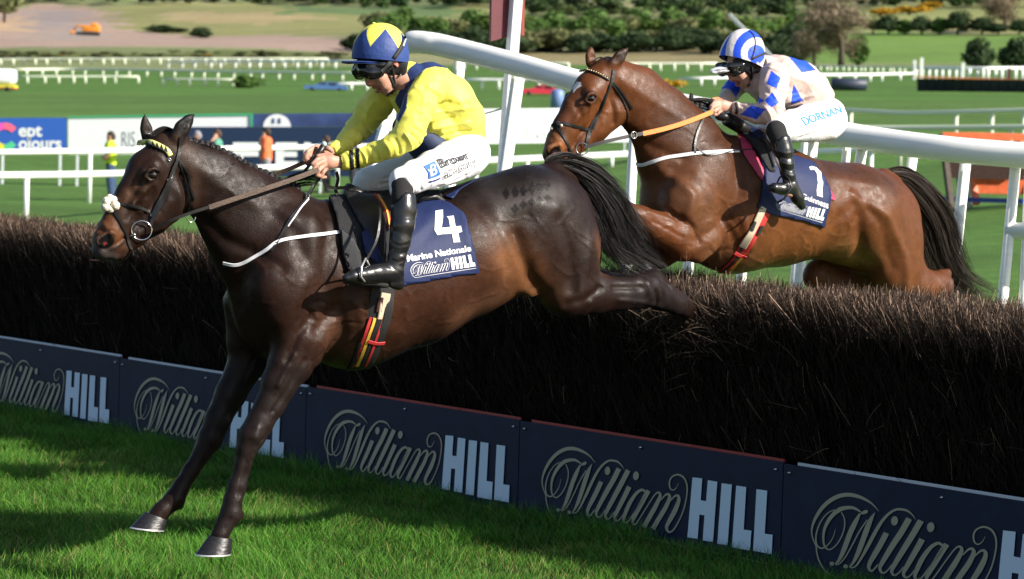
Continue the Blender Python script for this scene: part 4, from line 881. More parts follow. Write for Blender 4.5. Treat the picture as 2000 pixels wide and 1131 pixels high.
R1 = [([(1046, 572), (1012, 540), (990, 500), (975, 455)], 14, -.016), ([(1085, 600), (1050, 560), (1020, 500)], 22, .006),
 ([(600, 640), (640, 600), (660, 540), (650, 480)], 16, -.012), ([(530, 620), (560, 560), (590, 500), (600, 430)], 22, .010), ([(640, 600), (655, 650), (650, 700)], 12, -.010), ([(670, 590), (690, 650)], 12, .006),
 ([(700, 640), (760, 650)], 14, .004), ([(590, 615), (560, 650), (545, 700)], 8, -.008), ([(480, 520), (470, 580), (480, 640)], 16, -.010), ([(415, 430), (450, 470), (490, 490), (530, 520)], 14, -.010), ([(400, 330), (450, 370), (510, 400), (560, 420)], 16, .006), ([(520, 400), (560, 450), (580, 520)], 14, -.006),
 ([(387, 425), (380, 385), (370, 345)], 9, -.018), ([(1127, 470), (1112, 530), (1100, 590)], 16, .007), ([(1060, 430), (1085, 500), (1090, 560)], 14, -.007), ([(1150, 560), (1120, 580), (1085, 590)], 8, -.006), ([(1130, 590), (1125, 615)], 8, .006), ([(1160, 470), (1165, 510)], 12, -.006),
 ([(1180, 560), (1240, 560)], 6, -.006), ([(1190, 585), (1250, 590), (1300, 600)], 5, .004), ([(1255, 552), (1262, 580)], 8, .008), ([(1275, 570), (1285, 595)], 5, -.006), ([(950, 400), (1000, 390), (1050, 400)], 16, .006), ([(960, 440), (1000, 420)], 14, -.006), ([(920, 400), (940, 460), (960, 520)], 16, -.006),
 ([(575, 700), (545, 760), (520, 800)], 5, -.006), ([(600, 720), (560, 790)], 5, -.005), ([(555, 690), (528, 750)], 5, .005), ([(490, 835), (485, 850)], 9, .005), ([(500, 856), (492, 868)], 5, -.005), ([(472, 900), (458, 965)], 4, -.004), ([(484, 890), (470, 965)], 3.5, .004), ([(438, 1012), (430, 1028)], 7, -.003),
 ([(410, 845), (405, 862)], 8, .004), ([(465, 700), (440, 760), (425, 800)], 5, .004), ([(350, 350), (335, 410)], 7, .003), ([(270, 370), (285, 400), (280, 430)], 9, -.005), ([(240, 420), (255, 450)], 8, -.004), ([(225, 440), (232, 470)], 5, .004), ([(316, 362), (330, 400), (318, 430)], 6, .0035), ([(222, 489), (243, 479), (262, 467)], 3.5, -.006), ([(200, 440), (222, 452)], 6, -.004), ([(300, 385), (262, 430)], 6, -.003), ([(345, 395), (322, 435), (290, 455)], 8, .004), ([(310, 350), (300, 362), (285, 360)], 4, -.003)]
V = relief(H1, V, N, [(a, b, c*1.45) for a, b, c in R1], .14)
def veins(fr, V, n, x0, x1, y0, y1, amp, seed, ln=60):
    g = np.random.default_rng(seed); it = []
    for i in range(n):
        x, y, a = g.uniform(x0, x1), g.uniform(y0, y1), g.uniform(0, 6.3); p = [(x, y)]
        for k in range(4): a += g.normal(0, .5); x += math.cos(a)*ln/4; y += math.sin(a)*ln/4; p.append((x, y))
        it.append((p, 3.2, amp))
    return it
N = vnormals(V, Q); V = relief(H1, V, N, veins(H1, V, 22, 560, 900, 560, 700, .0018, 3)+veins(H1, V, 16, 950, 1150, 380, 590, .0017, 4)+veins(H1, V, 16, 430, 600, 330, 600, .0017, 5)+veins(H1, V, 16, 600, 720, 560, 700, -.003, 6, 40)+veins(H1, V, 8, 230, 360, 340, 440, .0025, 7, 34), .2)
V += N*(fnoise(V, 38, 2)*.0016)[:, None]
BR, BK, TN, DKB = (.036, .019, .0125), (.007, .006, .006), (.16, .065, .022), (.0145, .0068, .0046)
C = np.tile(DKB, (len(V), 1)); nf = fnoise(V, 9, 5)[:, None]; C = C*(1+.25*nf)
C = tint(H1, V, C, [([(690, 600), (800, 580), (900, 520)], 100, (.046, .0175, .0092), .85), ([(560, 560), (600, 620)], 80, (.027, .0115, .0075), .8), ([(1000, 560), (1040, 570), (960, 500)], 42, (.17, .07, .028), .85), ([(880, 620), (960, 575)], 26, (.13, .06, .032), .6), ([(1150, 470), (1172, 520)], 18, (.12, .05, .028), .6),
  ([(1060, 450), (1080, 540)], 70, (.020, .011, .009), .7), ([(690, 690), (640, 640), (640, 600)], 40, (.09, .042, .024), .55),
  ([(200, 450), (232, 436), (250, 470)], 22, (.12, .045, .017), .75), ([(200, 480), (212, 500), (236, 500)], 14, (.06, .045, .04), .8), ([(185, 465), (180, 485)], 12, BK, .9), ([(295, 340)], 30, (.055, .026, .014), .5), ([(285, 365), (255, 400)], 12, (.10, .045, .02), .5), ([(345, 270), (385, 300), (395, 400)], 20, (.055, .03, .02), .6), ([(335, 360), (330, 410)], 30, (.026, .014, .01), .6),
  ([(250, 330), (236, 380)], 22, BK, .7), ([(265, 318), (258, 326)], 4, (.16, .15, .15), .7), ([(362, 240), (378, 225)], 16, BK, .85), ([(284, 245), (282, 225)], 16, BK, .9), ([(950, 345), (1060, 335), (900, 380)], 24, BK, .75)], .15)
C = tint(H1, V, C, [([(555, 740), (500, 840), (460, 960), (430, 1045)], 40, (.015, .010, .009), .9), ([(470, 720), (415, 840), (350, 960), (300, 1010)], 40, (.016, .011, .0095), .9), ([(1230, 580), (1300, 590), (1400, 640)], 30, (.013, .010, .0095), .9)], .15)
# quarter marks brushed into the rump
UVp = project(H1.world(V)); near = (N[:, 1] > .05)
gu = (UVp[:, 0]-975)/28.5-(UVp[:, 1]-370)/90; gv = (UVp[:, 1]-372+(UVp[:, 0]-975)*.17)/30
C = tint(H1, V, C, [([(975, 398), (1010, 392), (1050, 384), (1085, 374)], 22, (.055, .047, .045), .85)], .2)  # grey sheen of the brushed hair painted on as a band
for cx, cy, hh in [(988, 378, 14), (1006, 375, 14), (1022, 372, 14), (1039, 368, 14), (1054, 366, 14), (1068, 362, 13), (1006, 408, 11), (1022, 400, 10), (1038, 395, 10), (1054, 391, 9), (1070, 387, 8)]:
    m = near & ((abs(UVp[:, 0]-cx)/8.4+abs(UVp[:, 1]-cy)/hh) < 1); C[m] = (.009, .007, .007)
# pink inside the nostrils
C = tint(H1, V, C, [([(352, 256), (380, 221)], 14, BK, .9), ([(287, 262), (283, 222)], 13, BK, .9)], .05)
pn = H1.px(212, 472, .062)[0]; C = tint(H1, V, C, [([(222, 490), (243, 480), (262, 468)], 3.5, (.008, .007, .007), .8), ([(298, 341)], 17, (.012, .009, .008), .8), ([(190, 490), (215, 505), (235, 508)], 8, (.05, .045, .045), .7)], .09)
m = (np.linalg.norm((V-H1.px(210, 473, .075)[0])*[1, .6, 1], axis=1) < .036); C[m] = (.007, .006, .006)
for s in (1, -1): m = (np.linalg.norm((V-H1.px(206, 476, .06)[0]*[1, s, 1])*[1, .4, 1], axis=1) < .008); C[m] = (.20, .03, .03)
horse1 = obj('racehorse', H1.world(V), Q, coat('coat_dark'), loc=O1, cols=C)
tag(horse1, 'dark brown racehorse leading, stretched in mid jump with both forelegs reaching for the grass', 'horse')
m_eye = mat('eye', (.008, .005, .004), rough=.05, spec=.8, coat=1)
def eyeball(fr, px, py, w, parent, r=.0165):
    for s in (1, -1):
        L_ = fr.px(px, py, w)[0]; L_ = np.array([L_[0], s*L_[1], L_[2]]); mb = MB(); mb.ball(fr.world(L_), r, 18); mb.build('eye', m_eye, parent)
eyeball(H1, 298, 341.5, .088, horse1, .021)
hoof(H1, horse1, (409, 1046, 452, 1052), (384, 1082, 449, 1079), .15); hoof(H1, horse1, (284, 1000, 328, 1018), (257, 1029, 320, 1034), -.14)
hoof(H1, horse1, (1342, 634, 1362, 620), (1360, 658, 1384, 636), -.60, shoe=False)
T1 = bvh(horse1)
m_hair = mat('black_hair', (.009, .007, .007), rough=.55, spec=.3)
def hair_bundle(fr, centre, spread, n, name, parent, m, width=.0016, wav=.02, seed=1, wisp=.12, w0=0, starts=None):
    """centre: (px,py) line; spread in px along it (list); hairs follow it with their own offsets"""
    g = np.random.default_rng(seed); q = catmull(np.array(centre, float), 6); k = len(q); sp = np.interp(np.linspace(0, 1, k), np.linspace(0, 1, len(spread)), spread); ps = []
    nc = max(6, n//45); cl = [(np.clip(g.normal(0, .52), -1.2, 1.2), g.normal(0, .5), g.uniform(.72, 1.0), g.normal(0, wav, 2), g.uniform(0, 6)) for _ in range(nc)]
    for i in range(n):
        c_ = cl[g.integers(nc)]; a = c_[0]+g.normal(0, .07); b_ = c_[1]+g.normal(0, .12); end = min(1, c_[2]*g.uniform(.82, 1.05)); kk = max(5, int(k*end)); wl = c_[3]+g.normal(0, wav*.22, 2); ph = c_[4]+g.normal(0, .3)
        t_ = np.gradient(q, axis=0); nn = np.stack([-t_[:, 1], t_[:, 0]], 1); nn /= np.linalg.norm(nn, axis=1)[:, None]; pts = []
        for j in range(kk):
            u = j/(k-1); o = a*sp[j]*(1+ (.5*g.uniform() if False else 0)) + wl[0]*400*math.sin(u*6+ph)*u; x, y = q[j]+nn[j]*o
            L_, d = fr.px(x, y, w0); L_ = L_+np.array([0, b_*sp[j]*d/F*.55+wl[1]*math.sin(u*5+ph)*u*1.5, 0]); pts.append(L_)
        ps.append(fr.world(np.array(pts)))
    return strands(ps, width, name, m, parent)
hair_bundle(H1, [(1068, 330), (1100, 330), (1140, 358), (1172, 408), (1196, 465), (1232, 508), (1290, 545)], [10, 25, 38, 50, 58, 54, 36], 3000, 'tail', horse1, m_hair, .0024, .028, 1)
hair_bundle(H1, [(1075, 324), (1110, 326), (1150, 345), (1190, 368), (1235, 390)], [8, 12, 16, 22, 20], 260, 'tail_wisps', horse1, m_hair, .0014, .03, 2)
hair_bundle(H1, [(1180, 440), (1230, 490), (1280, 520), (1312, 548)], [36, 34, 26, 22], 160, 'tail_wisps', horse1, m_hair, .0013, .05, 3)
# mane in small plaits along the crest, and a loose tuft at the withers
def mane(fr, crest, horse, n_plait, r_px, seed=3, fringe=500):
    q = catmull(np.array(crest, float), 10); ar = np.concatenate([[0], np.cumsum(np.linalg.norm(np.diff(q, axis=0), axis=1))]); mb = MB()
    for i in range(n_plait):
        s_ = ar[-1]*(i+.5)/n_plait; x, y = np.interp(s_, ar, q[:, 0]), np.interp(s_, ar, q[:, 1])
        for dy, w_ in ((0, .012), (4, .03)):
            L_, d = fr.px(x+2, y+dy, w_); mb.ball(fr.world(L_), r_px*d/F*RNG.uniform(.8, 1.15), 10, (1.1, .8, .8))
    mb.build('mane', mat('mane', (.009, .007, .007), rough=.5, bump=1, bscale=120), horse)
    ps = []
    for i in range(fringe):
        s_ = RNG.uniform(0, ar[-1]); x, y = np.interp(s_, ar, q[:, 0]), np.interp(s_, ar, q[:, 1]); L_, d = fr.px(x, y+2, RNG.normal(0, .01)); u = d/F
        dv = np.array([RNG.normal(-2, 4), abs(RNG.normal(2, 2)), RNG.normal(3, 4)])*u*1.3; ps.append(fr.world(np.array([L_, L_+dv*.6, L_+dv+[0, dv[1]*.8, -abs(dv[2])*.4]])))
    strands(ps, .0016, 'mane_fringe', m_hair, horse)
mane(H1, [(332, 252), (363, 269), (413, 283), (459, 306), (490, 323), (521, 338), (546, 350), (585, 366)], horse1, 24, 6)
hair_bundle(H1, [(555, 362), (580, 356), (610, 352), (640, 360)], [10, 16, 18, 14], 500, 'mane_tuft', horse1, m_hair, .002, .012, 5)
hair_bundle(H1, [(336, 258), (318, 254), (302, 262), (294, 276)], [8, 11, 10, 8], 380, 'forelock', horse1, m_hair, .0018, .004, 6)

# bridle
m_lea = mat('leather_black', (.012, .011, .011), rough=.38, spec=.5, var=.2, bump=.15, bscale=90); m_brn = mat('rein_brown', (.075, .045, .03), rough=.6, var=.2, vscale=20, bump=.3, bscale=120); m_chr = mat('chrome', (.75, .75, .76), rough=.15, metal=1)
def ring(c, r, n_, tr=.003, n=28):
    t = n_.cross(Vector((0, 0, 1))).normalized(); b_ = n_.cross(t); mb = MB(); pts = [c + t*math.cos(2*PI*k/n)*r + b_*math.sin(2*PI*k/n)*r for k in range(n+1)]; mb.tube(pts, tr, 8, cap=False); return mb
br1 = empty('bridle', H1.world(H1.px(330, 290, 0)[0]), 'black bridle with yellow toothed browband and white fleece knot on the leading horse', 'bridle')
def straps(T, L_, parent, m, name='strap', off=.004):
    for pts, wd in L_: V_, F_ = strap(T, pts, wd, off); autosmooth(obj(name, V_, F_, m, parent), 35)
straps(T1, [([(353, 268), (349, 300), (341, 325), (330, 360), (318, 392), (304, 418), (293, 440)], 8)], br1, m_lea, 'cheekpiece')
straps(T1, [([(346, 312), (336, 330), (324, 362), (310, 395), (297, 425)], 6)], br1, m_lea, 'cheekpiece', .008)
straps(T1, [([(349, 312), (362, 330), (371, 345), (371, 362), (380, 390)], 4), ([(350, 318), (362, 350), (370, 390), (366, 418)], 4)], br1, m_lea, 'throat_lash')
straps(T1, [([(219, 395), (240, 399), (268, 404), (292, 414)], 6), ([(217, 402), (232, 426), (246, 455), (252, 478), (262, 498)], 6)], br1, m_lea, 'noseband')
V_, F_ = strap(T1, [(271, 280), (280, 277), (296, 279), (312, 286), (326, 294), (332, 304)], 11, .006, .005); bb = obj('browband', V_, F_, mat('browband_yellow', (.78, .74, .25), rough=.5), br1)
for i in range(8):
    x, y = 270+i*7.6, 276.5+max(0, (i-2))*2.6; V_, F_ = drape(T1, [(x-3.6, y+6.5), (x+3.6, y+8), (x, y-4)], .0125, 20); obj('black_tooth', V_, F_, m_lea, bb, smooth=False)
mb = MB()
for x, y, r_ in ((208, 393, 9), (222, 392, 9), (206, 404, 9), (226, 402, 9), (214, 386, 7), (217, 409, 8)): p_, n_ = cast(T1, x, y, .004, H1.px(x, y, .03)[1]); mb.ball(p_, r_*.0023, 12)
o = mb.build('fleece_pad', mat('fleece', (.78, .72, .58), rough=1, bump=1, bscale=150, var=.2, vscale=60), br1)
mb = MB(); p_, n_ = cast(T1, 215, 398, .018, H1.px(215, 398, .05)[1]); mb.ball(p_, .014, 12); mb.build('knot', m_lea, br1)
c_, n_ = cast(T1, 275, 451, .012); ring(c_, 20*c_.y/F, H1.n.copy()*.9+H1.h*.25, .0032).build('bit_ring', m_chr, br1); mb = MB(); p_, _ = cast(T1, 260, 458, .014); mb.ball(p_, .008, 12); mb.tube([p_, cast(T1, 252, 462, .0)[0]], .005, 8); mb.build('bit', m_chr, br1)
c_, n_ = cast(T1, 376, 421, .012, H1.px(376, 421, .1)[1]); ring(c_, 9*c_.y/F, H1.n, .0025).build('martingale_ring', m_chr, br1)
for x, y in ((333, 345), (327, 352), (297, 420), (330, 312)): p_, n_ = cast(T1, x, y, .008); ring(p_, .006, n_, .0016, 12).build('buckle', m_chr, br1)
mb = MB(); p_, n_ = cast(T1, 289, 263, .012, H1.px(289, 263, 0)[1]); mb.ball(p_, .007, 10); mb.build('stud', m_chr, br1)
# breastplate
bp1 = empty('breastplate', H1.world(H1.px(560, 470, .2)[0]), 'white breastplate strap across the chest of the leading horse', 'breastplate')
straps(T1, [([(437, 513), (459, 517), (484, 509), (521, 488), (545, 471), (599, 461), (645, 456), (684, 451)], 7)], bp1, mat('web_white', (.78, .78, .80), rough=.5), 'chest_strap', .006)
straps(T1, [([(624, 350), (612, 366), (599, 388), (570, 424), (552, 455), (531, 490)], 6)], bp1, m_lea, 'neck_strap', .006); straps(T1, [([(600, 392), (578, 420), (562, 444)], 3)], bp1, MATS['web_white'], 'neck_strap', .011)
c_, n_ = cast(T1, 599, 386, .01); ring(c_, .009, H1.n, .0025).build('ring', m_chr, bp1)

# saddle, cloth, girth, stirrup
m_cloth = mat('cloth_navy', (.012, .022, .082), rough=.6, spec=.25, var=.1, vscale=8, bump=.12, bscale=60); m_tw = mat('print_white', (.84, .84, .84), rough=.6)
def folds(lst):
    def f(q):
        r = np.zeros(len(q))
        for pts, sg, am in lst: r += am*np.exp(-(seg_dist(q, [np.array(p, float) for p in pts])/sg)**2)
        return r
    return f
sc1 = empty('saddle_cloth', H1.world(H1.px(860, 460, .3)[0]), 'navy saddle cloth with a large white number 4 on the leading horse', 'saddle cloth')
cl1 = sheet(T1, [(862, 392), (880, 399), (908, 418), (921, 466), (936, 533), (860, 545), (780, 560), (765, 500), (762, 420), (790, 395), (830, 385)], .010, 'cloth', m_cloth, sc1, 8, .004, 4,
   folds([([(806, 470), (835, 435), (845, 410)], 7, .014), ([(795, 490), (820, 470), (855, 440)], 6, -.008), ([(790, 545), (800, 500)], 8, .008), ([(905, 430), (925, 520)], 8, .005)]))
sheet(T1, [(868, 386), (905, 366), (938, 350), (900, 372), (884, 392)], .010, 'cloth_back', m_cloth, sc1, 8, .004, 2)
dg = bpy.context.evaluated_depsgraph_get(); dg.update(); e_ = cl1.evaluated_get(dg); me = e_.to_mesh(); TC1 = BVHTree.FromPolygons([v.co+org(cl1) for v in me.vertices], [tuple(p.vertices) for p in me.polygons]); e_.to_mesh_clear()
def decal(T, V2, F2, name, m, parent, off=.003, step=12, back=None):
    W, Fc = drape(T, (V2, F2), off, step, back); return obj(name, W, Fc, m, parent, smooth=False)
z4 = [(533,150),(630,135),(632,230),(615,370),(710,362),(725,360),(705,250),(680,225),(770,212),(780,270),(795,352),(865,345),(882,420),(828,435),(855,552),(768,558),(748,445),(620,452),(560,465),(522,400)]
v, f = poly2d([(770+x/6.656, 390+y/6.656) for x, y in z4]); decal(TC1, v, f, 'number', m_tw, sc1)
def quadmap(v, bb_, quad):
    """v in box bb_ (x0,y0,x1,y1), y down -> quad corners tl, tr, br, bl"""
    s_ = (v[:, 0]-bb_[0])/(bb_[2]-bb_[0]); t_ = (v[:, 1]-bb_[1])/(bb_[3]-bb_[1]); q = [np.array(c, float) for c in quad]
    return q[0]*((1-s_)*(1-t_))[:, None]+q[1]*(s_*(1-t_))[:, None]+q[2]*(s_*t_)[:, None]+q[3]*((1-s_)*t_)[:, None]
def text_quad(s, quad, bold=.02, **k):
    v, f = text_mesh(s, bold, **k); v = v*[1, -1]; lo, hi = v.min(0), v.max(0); return quadmap(v, (lo[0], lo[1], hi[0], hi[1]), quad), f
Z = lambda L, x0, y0, s: [(x0+x/s, y0+y/s) for x, y in L]
v, f = text_quad('Marine Nationale', Z([(150, 722), (990, 590), (998, 672), (168, 812)], 770, 390, 6.656), .03); decal(TC1, v, f, 'name_lettering', m_tw, sc1)
LQ1 = Z([(178, 805), (985, 640), (1060, 905), (212, 1035)], 770, 390, 6.656)
LB = (85, 60, 2613, 1020)
def logo_quad(quadf):
    """logo drawn with its slope taken out: right edge lifted so that the underline is level"""
    out = []
    for v, f in (logo2d(.62), hill2d()):
        v = v.copy(); v[:, 1] -= (v[:, 0]-125)*.205; out.append((quadf(v), f))
    return merge2d(out)
# level box of the logo: x 80..2613, y from -130 (top) to 860 (underline)
lq = lambda quad: (lambda v: quadmap(v, (80, 45, 2613, 860), quad))
v, f = logo_quad(lq([(770+185/6.656, 390+842/6.656), (770+1003/6.656, 390+708/6.656), (770+1058/6.656, 390+890/6.656), (770+222/6.656, 390+1024/6.656)])); decal(TC1, v, f, 'logo_lettering', m_tw, sc1, step=16)

sd1 = empty('saddle', H1.world(H1.px(740, 420, 0)[0]), 'small black racing saddle under the rider in yellow', 'saddle')
sheet(T1, [(640, 385), (700, 372), (760, 372), (862, 380), (868, 392), (800, 400), (782, 470), (770, 560), (742, 560), (700, 545), (676, 530), (665, 500), (662, 460), (652, 420)], .022, 'pad', mat('pad_black', (.014, .014, .016), rough=.8, bump=.6, bscale=260), sd1, 8, .012, 3)
sheet(T1, [(668, 385), (720, 378), (745, 400), (752, 440), (745, 500), (730, 505), (716, 470), (700, 445), (685, 420)], .040, 'flap', m_lea, sd1, 8, .006, 3)
sheet(T1, [(664, 452), (690, 470), (704, 500), (712, 540), (690, 538), (668, 505)], .027, 'mesh_panel', mat('mesh_grey', (.07, .07, .075), rough=.7, bump=1, bscale=400), sd1, 8, .004, 2)
sheet(T1, [(700, 462), (712, 452), (728, 480), (742, 512), (735, 522), (708, 500)], .046, 'navy_pad', m_cloth, sd1, 8, .004, 2)
straps(T1, [([(731, 395), (748, 420), (756, 455)], 10)], sd1, mat('stripe_red', (.5, .03, .03), rough=.6), 'surcingle', .040); straps(T1, [([(734, 398), (749, 424), (754, 452)], 4)], sd1, mat('stripe_yellow', (.7, .42, .05), rough=.6), 'surcingle', .045)
mb = MB(); L0, d0 = H1.px(740, 374, 0)
for a, b_, r1, r2 in (((676, 373, 0), (720, 388, 0), 16, 14), ((720, 388, 0), (790, 388, 0), 14, 16), ((790, 388, 0), (858, 382, 0), 17, 12)):
    mb.tube([Vector(H1.world(H1.px(*a)[0])), Vector(H1.world(H1.px(*b_)[0]))], [r1*d0/F, r2*d0/F], 14)
mb.build('seat', m_lea, sd1)
mb = MB(); mb.tube([Vector(H1.world(H1.px(x, y, .10)[0])) for x, y in ((812, 394), (826, 386), (850, 384), (866, 392), (852, 404), (824, 408))], 7*d0/F, 10); mb.build('cantle_roll', m_lea, sd1)
m_gb = mat('girth_black', (.012, .012, .012), rough=.7)
gi1 = empty('girth', H1.world(H1.px(735, 640, .2)[0]), 'striped elastic girth in red, yellow and black round the dark horse', 'girth')
straps(T1, [([(748, 560), (742, 610), (730, 650), (712, 700), (700, 722)], 50)], gi1, m_gb, 'girth_base', .005)
for dx, wd, m_ in ((-15, 7, MATS['stripe_red']), (-7, 7, MATS['stripe_yellow']), (1, 7, m_gb), (9, 6, MATS['stripe_red'])):
    straps(T1, [([(738+dx, 618), (728+dx, 650), (714+dx, 690), (704+dx, 712)], wd)], gi1, m_, 'stripe', .0088)
straps(T1, [([(752, 572), (748, 600), (744, 622)], 22)], gi1, mat('web_cream', (.55, .46, .33), rough=.7, var=.15), 'buckle_guard', .0088); straps(T1, [([(742, 580), (738, 608)], 12)], gi1, mat('leather_brown', (.05, .015, .012), rough=.5), 'buckle_tab', .0125); straps(T1, [([(752, 606), (748, 640)], 9)], gi1, m_gb, 'buckle_tab', .0125); straps(T1, [([(718, 664), (734, 668), (749, 667)], 7)], gi1, MATS['stripe_red'], 'keeper', .0125)

# ================================================================== horse two (bay)
H2 = Frame(1440, 430, 15.75, PHI); O2 = H2.O + Vector((0, 0, .4)); pr = []
c2 = lambda n, **k: pr.extend(chain(H2, n, **k))
c2([(1245, 190, 62, 0, .5), (1293, 244, 73, 0, .5), (1328, 298, 94, 0, .58), (1362, 358, 109, 0, .64), (1440, 400, 131, 0, .72), (1520, 405, 113, 0, .84), (1600, 410, 93, 0, .95), (1660, 418, 97, 0, .95), (1705, 434, 98, 0, .9)], k=.05)
c2([(1336, 395, 97, 0, .66), (1400, 420, 100, 0, .7)], k=.05)
c2([(1190, 145, 34, 0, .7), (1212, 165, 46, 0, .55), (1248, 192, 60, 0, .5)], k=.03)
c2([(1183, 143, 30, 0, .8), (1158, 178, 40, 0, .76), (1128, 215, 34, 0, .74), (1104, 250, 27, 0, .74), (1088, 285, 26, 0, .85)], k=.02)
c2([(1083, 297, 24, 0, .9), (1078, 302, 19, 0, 1.05)], k=.015); c2([(1192, 218, 36, 0, .74), (1165, 250, 27, 0, .72), (1136, 276, 18, 0, .85), (1116, 300, 12, 0, 1.1)], k=.02); c2([(1085, 310, 10, 0, 1.2), (1106, 314, 8, 0, 1.4)], k=.01)
for s in (1, -1):
    c2([(1154, 182, 17, s*.066, .7)], k=.02); c2([(1090, 286, 11, s*.056, .6), (1074, 292, 10, s*.05, .6)], k=.015); pr.extend(chain(H2, [(1090, 294, 9.5, s*.077, .95), (1083, 302, 12, s*.077, .95)], k=.006, op='s'));
    for L_ in ([(1143, 195, 3, .098), (1148, 186, 3.6, .102), (1156, 182, 3.6, .105), (1165, 187, 3.2, .104)], [(1144, 197, 2.6, .098), (1153, 202, 2.8, .10), (1164, 197, 2.6, .102)]): pr.extend([((np.array([a[0][0], s*a[0][1], a[0][2]]), a[1], a[2]), (np.array([b[0][0], s*b[0][1], b[0][2]]), b[1], b[2]), .008, 'u', 0) for a, b, _, _, _ in chain(H2, L_, ky=.8)])
    c2([(1148, 205, 7, s*.076), (1122, 240, 6, s*.06)], k=.02)
c2([(1197, 125, 12, .055, .6), (1210, 112, 13, .06, .55), (1219, 102, 8, .06, .5), (1229, 91, 2.2, .06, .6)], k=.01); c2([(1154, 122, 12, -.055, .6), (1153, 108, 11, -.06, .55), (1154, 99, 7, -.06, .5), (1154, 92, 2.2, -.06, .6)], k=.01)
pr.extend(chain(H2, [(1206, 118, 7, .08, .5), (1217, 104, 4, .076, .5)], k=.006, op='s')); pr.extend(chain(H2, [(1156, 112, 6, -.04, .5), (1155, 101, 4, -.044, .5)], k=.006, op='s'))
c2([(1390, 330, 55, .12, .6), (1345, 400, 56, .15, .6), (1360, 450, 50, .15, .6)], k=.05)
c2([(1365, 455, 52, .15, .7), (1335, 470, 40, .16, .75), (1290, 448, 33, .16, .8), (1250, 427, 25, .16, .85), (1222, 415, 21, .16, .9), (1213, 420, 19, .16, .9), (1216, 440, 14, .15, .85), (1228, 475, 13, .15, .85), (1238, 500, 15, .15), (1250, 512, 13, .15)], k=.02); c2([(1362, 495, 20, .16, .8)], k=.03)
c2([(1330, 460, 45, -.14, .7), (1290, 490, 34, -.15, .8), (1240, 470, 24, -.15, .85), (1212, 452, 20, -.15, .9), (1215, 475, 13, -.15), (1228, 505, 14, -.15)], k=.02)
for s in (1, -1):
    c2([(1700, 420, 80, s*.10, .75), (1742, 480, 66, s*.13, .65), (1752, 520, 58, s*.15, .65)], k=.05)
c2([(1752, 520, 56, .15, .65), (1790, 562, 42, .16, .7), (1826, 562, 32, .16, .7), (1838, 560, 26, .16, .7), (1842, 585, 22, .16, .8), (1838, 640, 17, .15), (1834, 700, 18, .15), (1822, 730, 17, .15)], k=.025); c2([(1838, 540, 15, .15), (1850, 534, 10, .15)], k=.015)
c2([(1700, 500, 66, -.13, .65), (1660, 560, 52, -.15, .7), (1690, 620, 34, -.16, .7), (1740, 640, 28, -.16, .7), (1738, 700, 17, -.16), (1730, 760, 18, -.16)], k=.03)
c2([(1600, 540, 36, -.16, .7), (1640, 560, 50, -.16, .7), (1700, 560, 46, -.13, .7)], k=.03)
c2([(1725, 350, 22, 0, .9), (1745, 358, 18, 0, .9)], k=.03)
V, Q = sdf_mesh(pr, .0085, 3); N = vnormals(V, Q)
V = relief(H2, V, N, [(a, b, c*1.35) for a, b, c in [([(1695, 526), (1670, 495), (1655, 455), (1650, 420)], 12, -.015), ([(1640, 380), (1700, 420), (1740, 500), (1750, 570)], 10, .008), ([(1655, 385), (1690, 440), (1720, 520)], 10, -.006), ([(1335, 470), (1385, 440), (1420, 380), (1430, 320)], 14, -.012), ([(1300, 330), (1330, 380), (1322, 415)], 12, .011), ([(1346, 340), (1370, 390)], 14, .006), ([(1400, 430), (1420, 470), (1440, 500)], 9, -.007), ([(1430, 430), (1450, 480)], 9, .006),
   ([(1250, 260), (1290, 290), (1330, 310)], 10, -.007), ([(1230, 160), (1290, 200), (1340, 230)], 12, .005), ([(1216, 240), (1212, 210), (1206, 180)], 7, -.010), ([(1300, 420), (1330, 440), (1345, 470)], 6, -.008), ([(1250, 412), (1300, 430)], 5, .005), ([(1258, 432), (1310, 460)], 5, -.004), ([(1590, 345), (1640, 350), (1690, 362)], 10, .005), ([(1600, 430), (1640, 400)], 10, -.004), ([(1140, 200), (1150, 230), (1140, 250)], 7, -.005), ([(1845, 548), (1840, 575)], 5, .005), ([(1104, 262), (1110, 285)], 4, .003), ([(1200, 200), (1195, 240)], 6, .003), ([(1098, 312), (1116, 304), (1130, 294)], 3, -.005)]], .14)
N = vnormals(V, Q); V = relief(H2, V, N, veins(H2, V, 24, 1290, 1430, 330, 520, .002, 13, 44)+veins(H2, V, 20, 1480, 1690, 420, 520, .0018, 14, 44)+veins(H2, V, 14, 1230, 1350, 180, 330, .0016, 15, 44)+veins(H2, V, 12, 1340, 1460, 430, 530, -.003, 16, 30)+veins(H2, V, 8, 1120, 1200, 180, 270, .0022, 17, 26), .2); V += N*(fnoise(V, 34, 2)*.0018)[:, None]
BAY = (.098, .032, .0108); C = np.tile(BAY, (len(V), 1))*(1+.15*fnoise(V, 8, 5)[:, None])
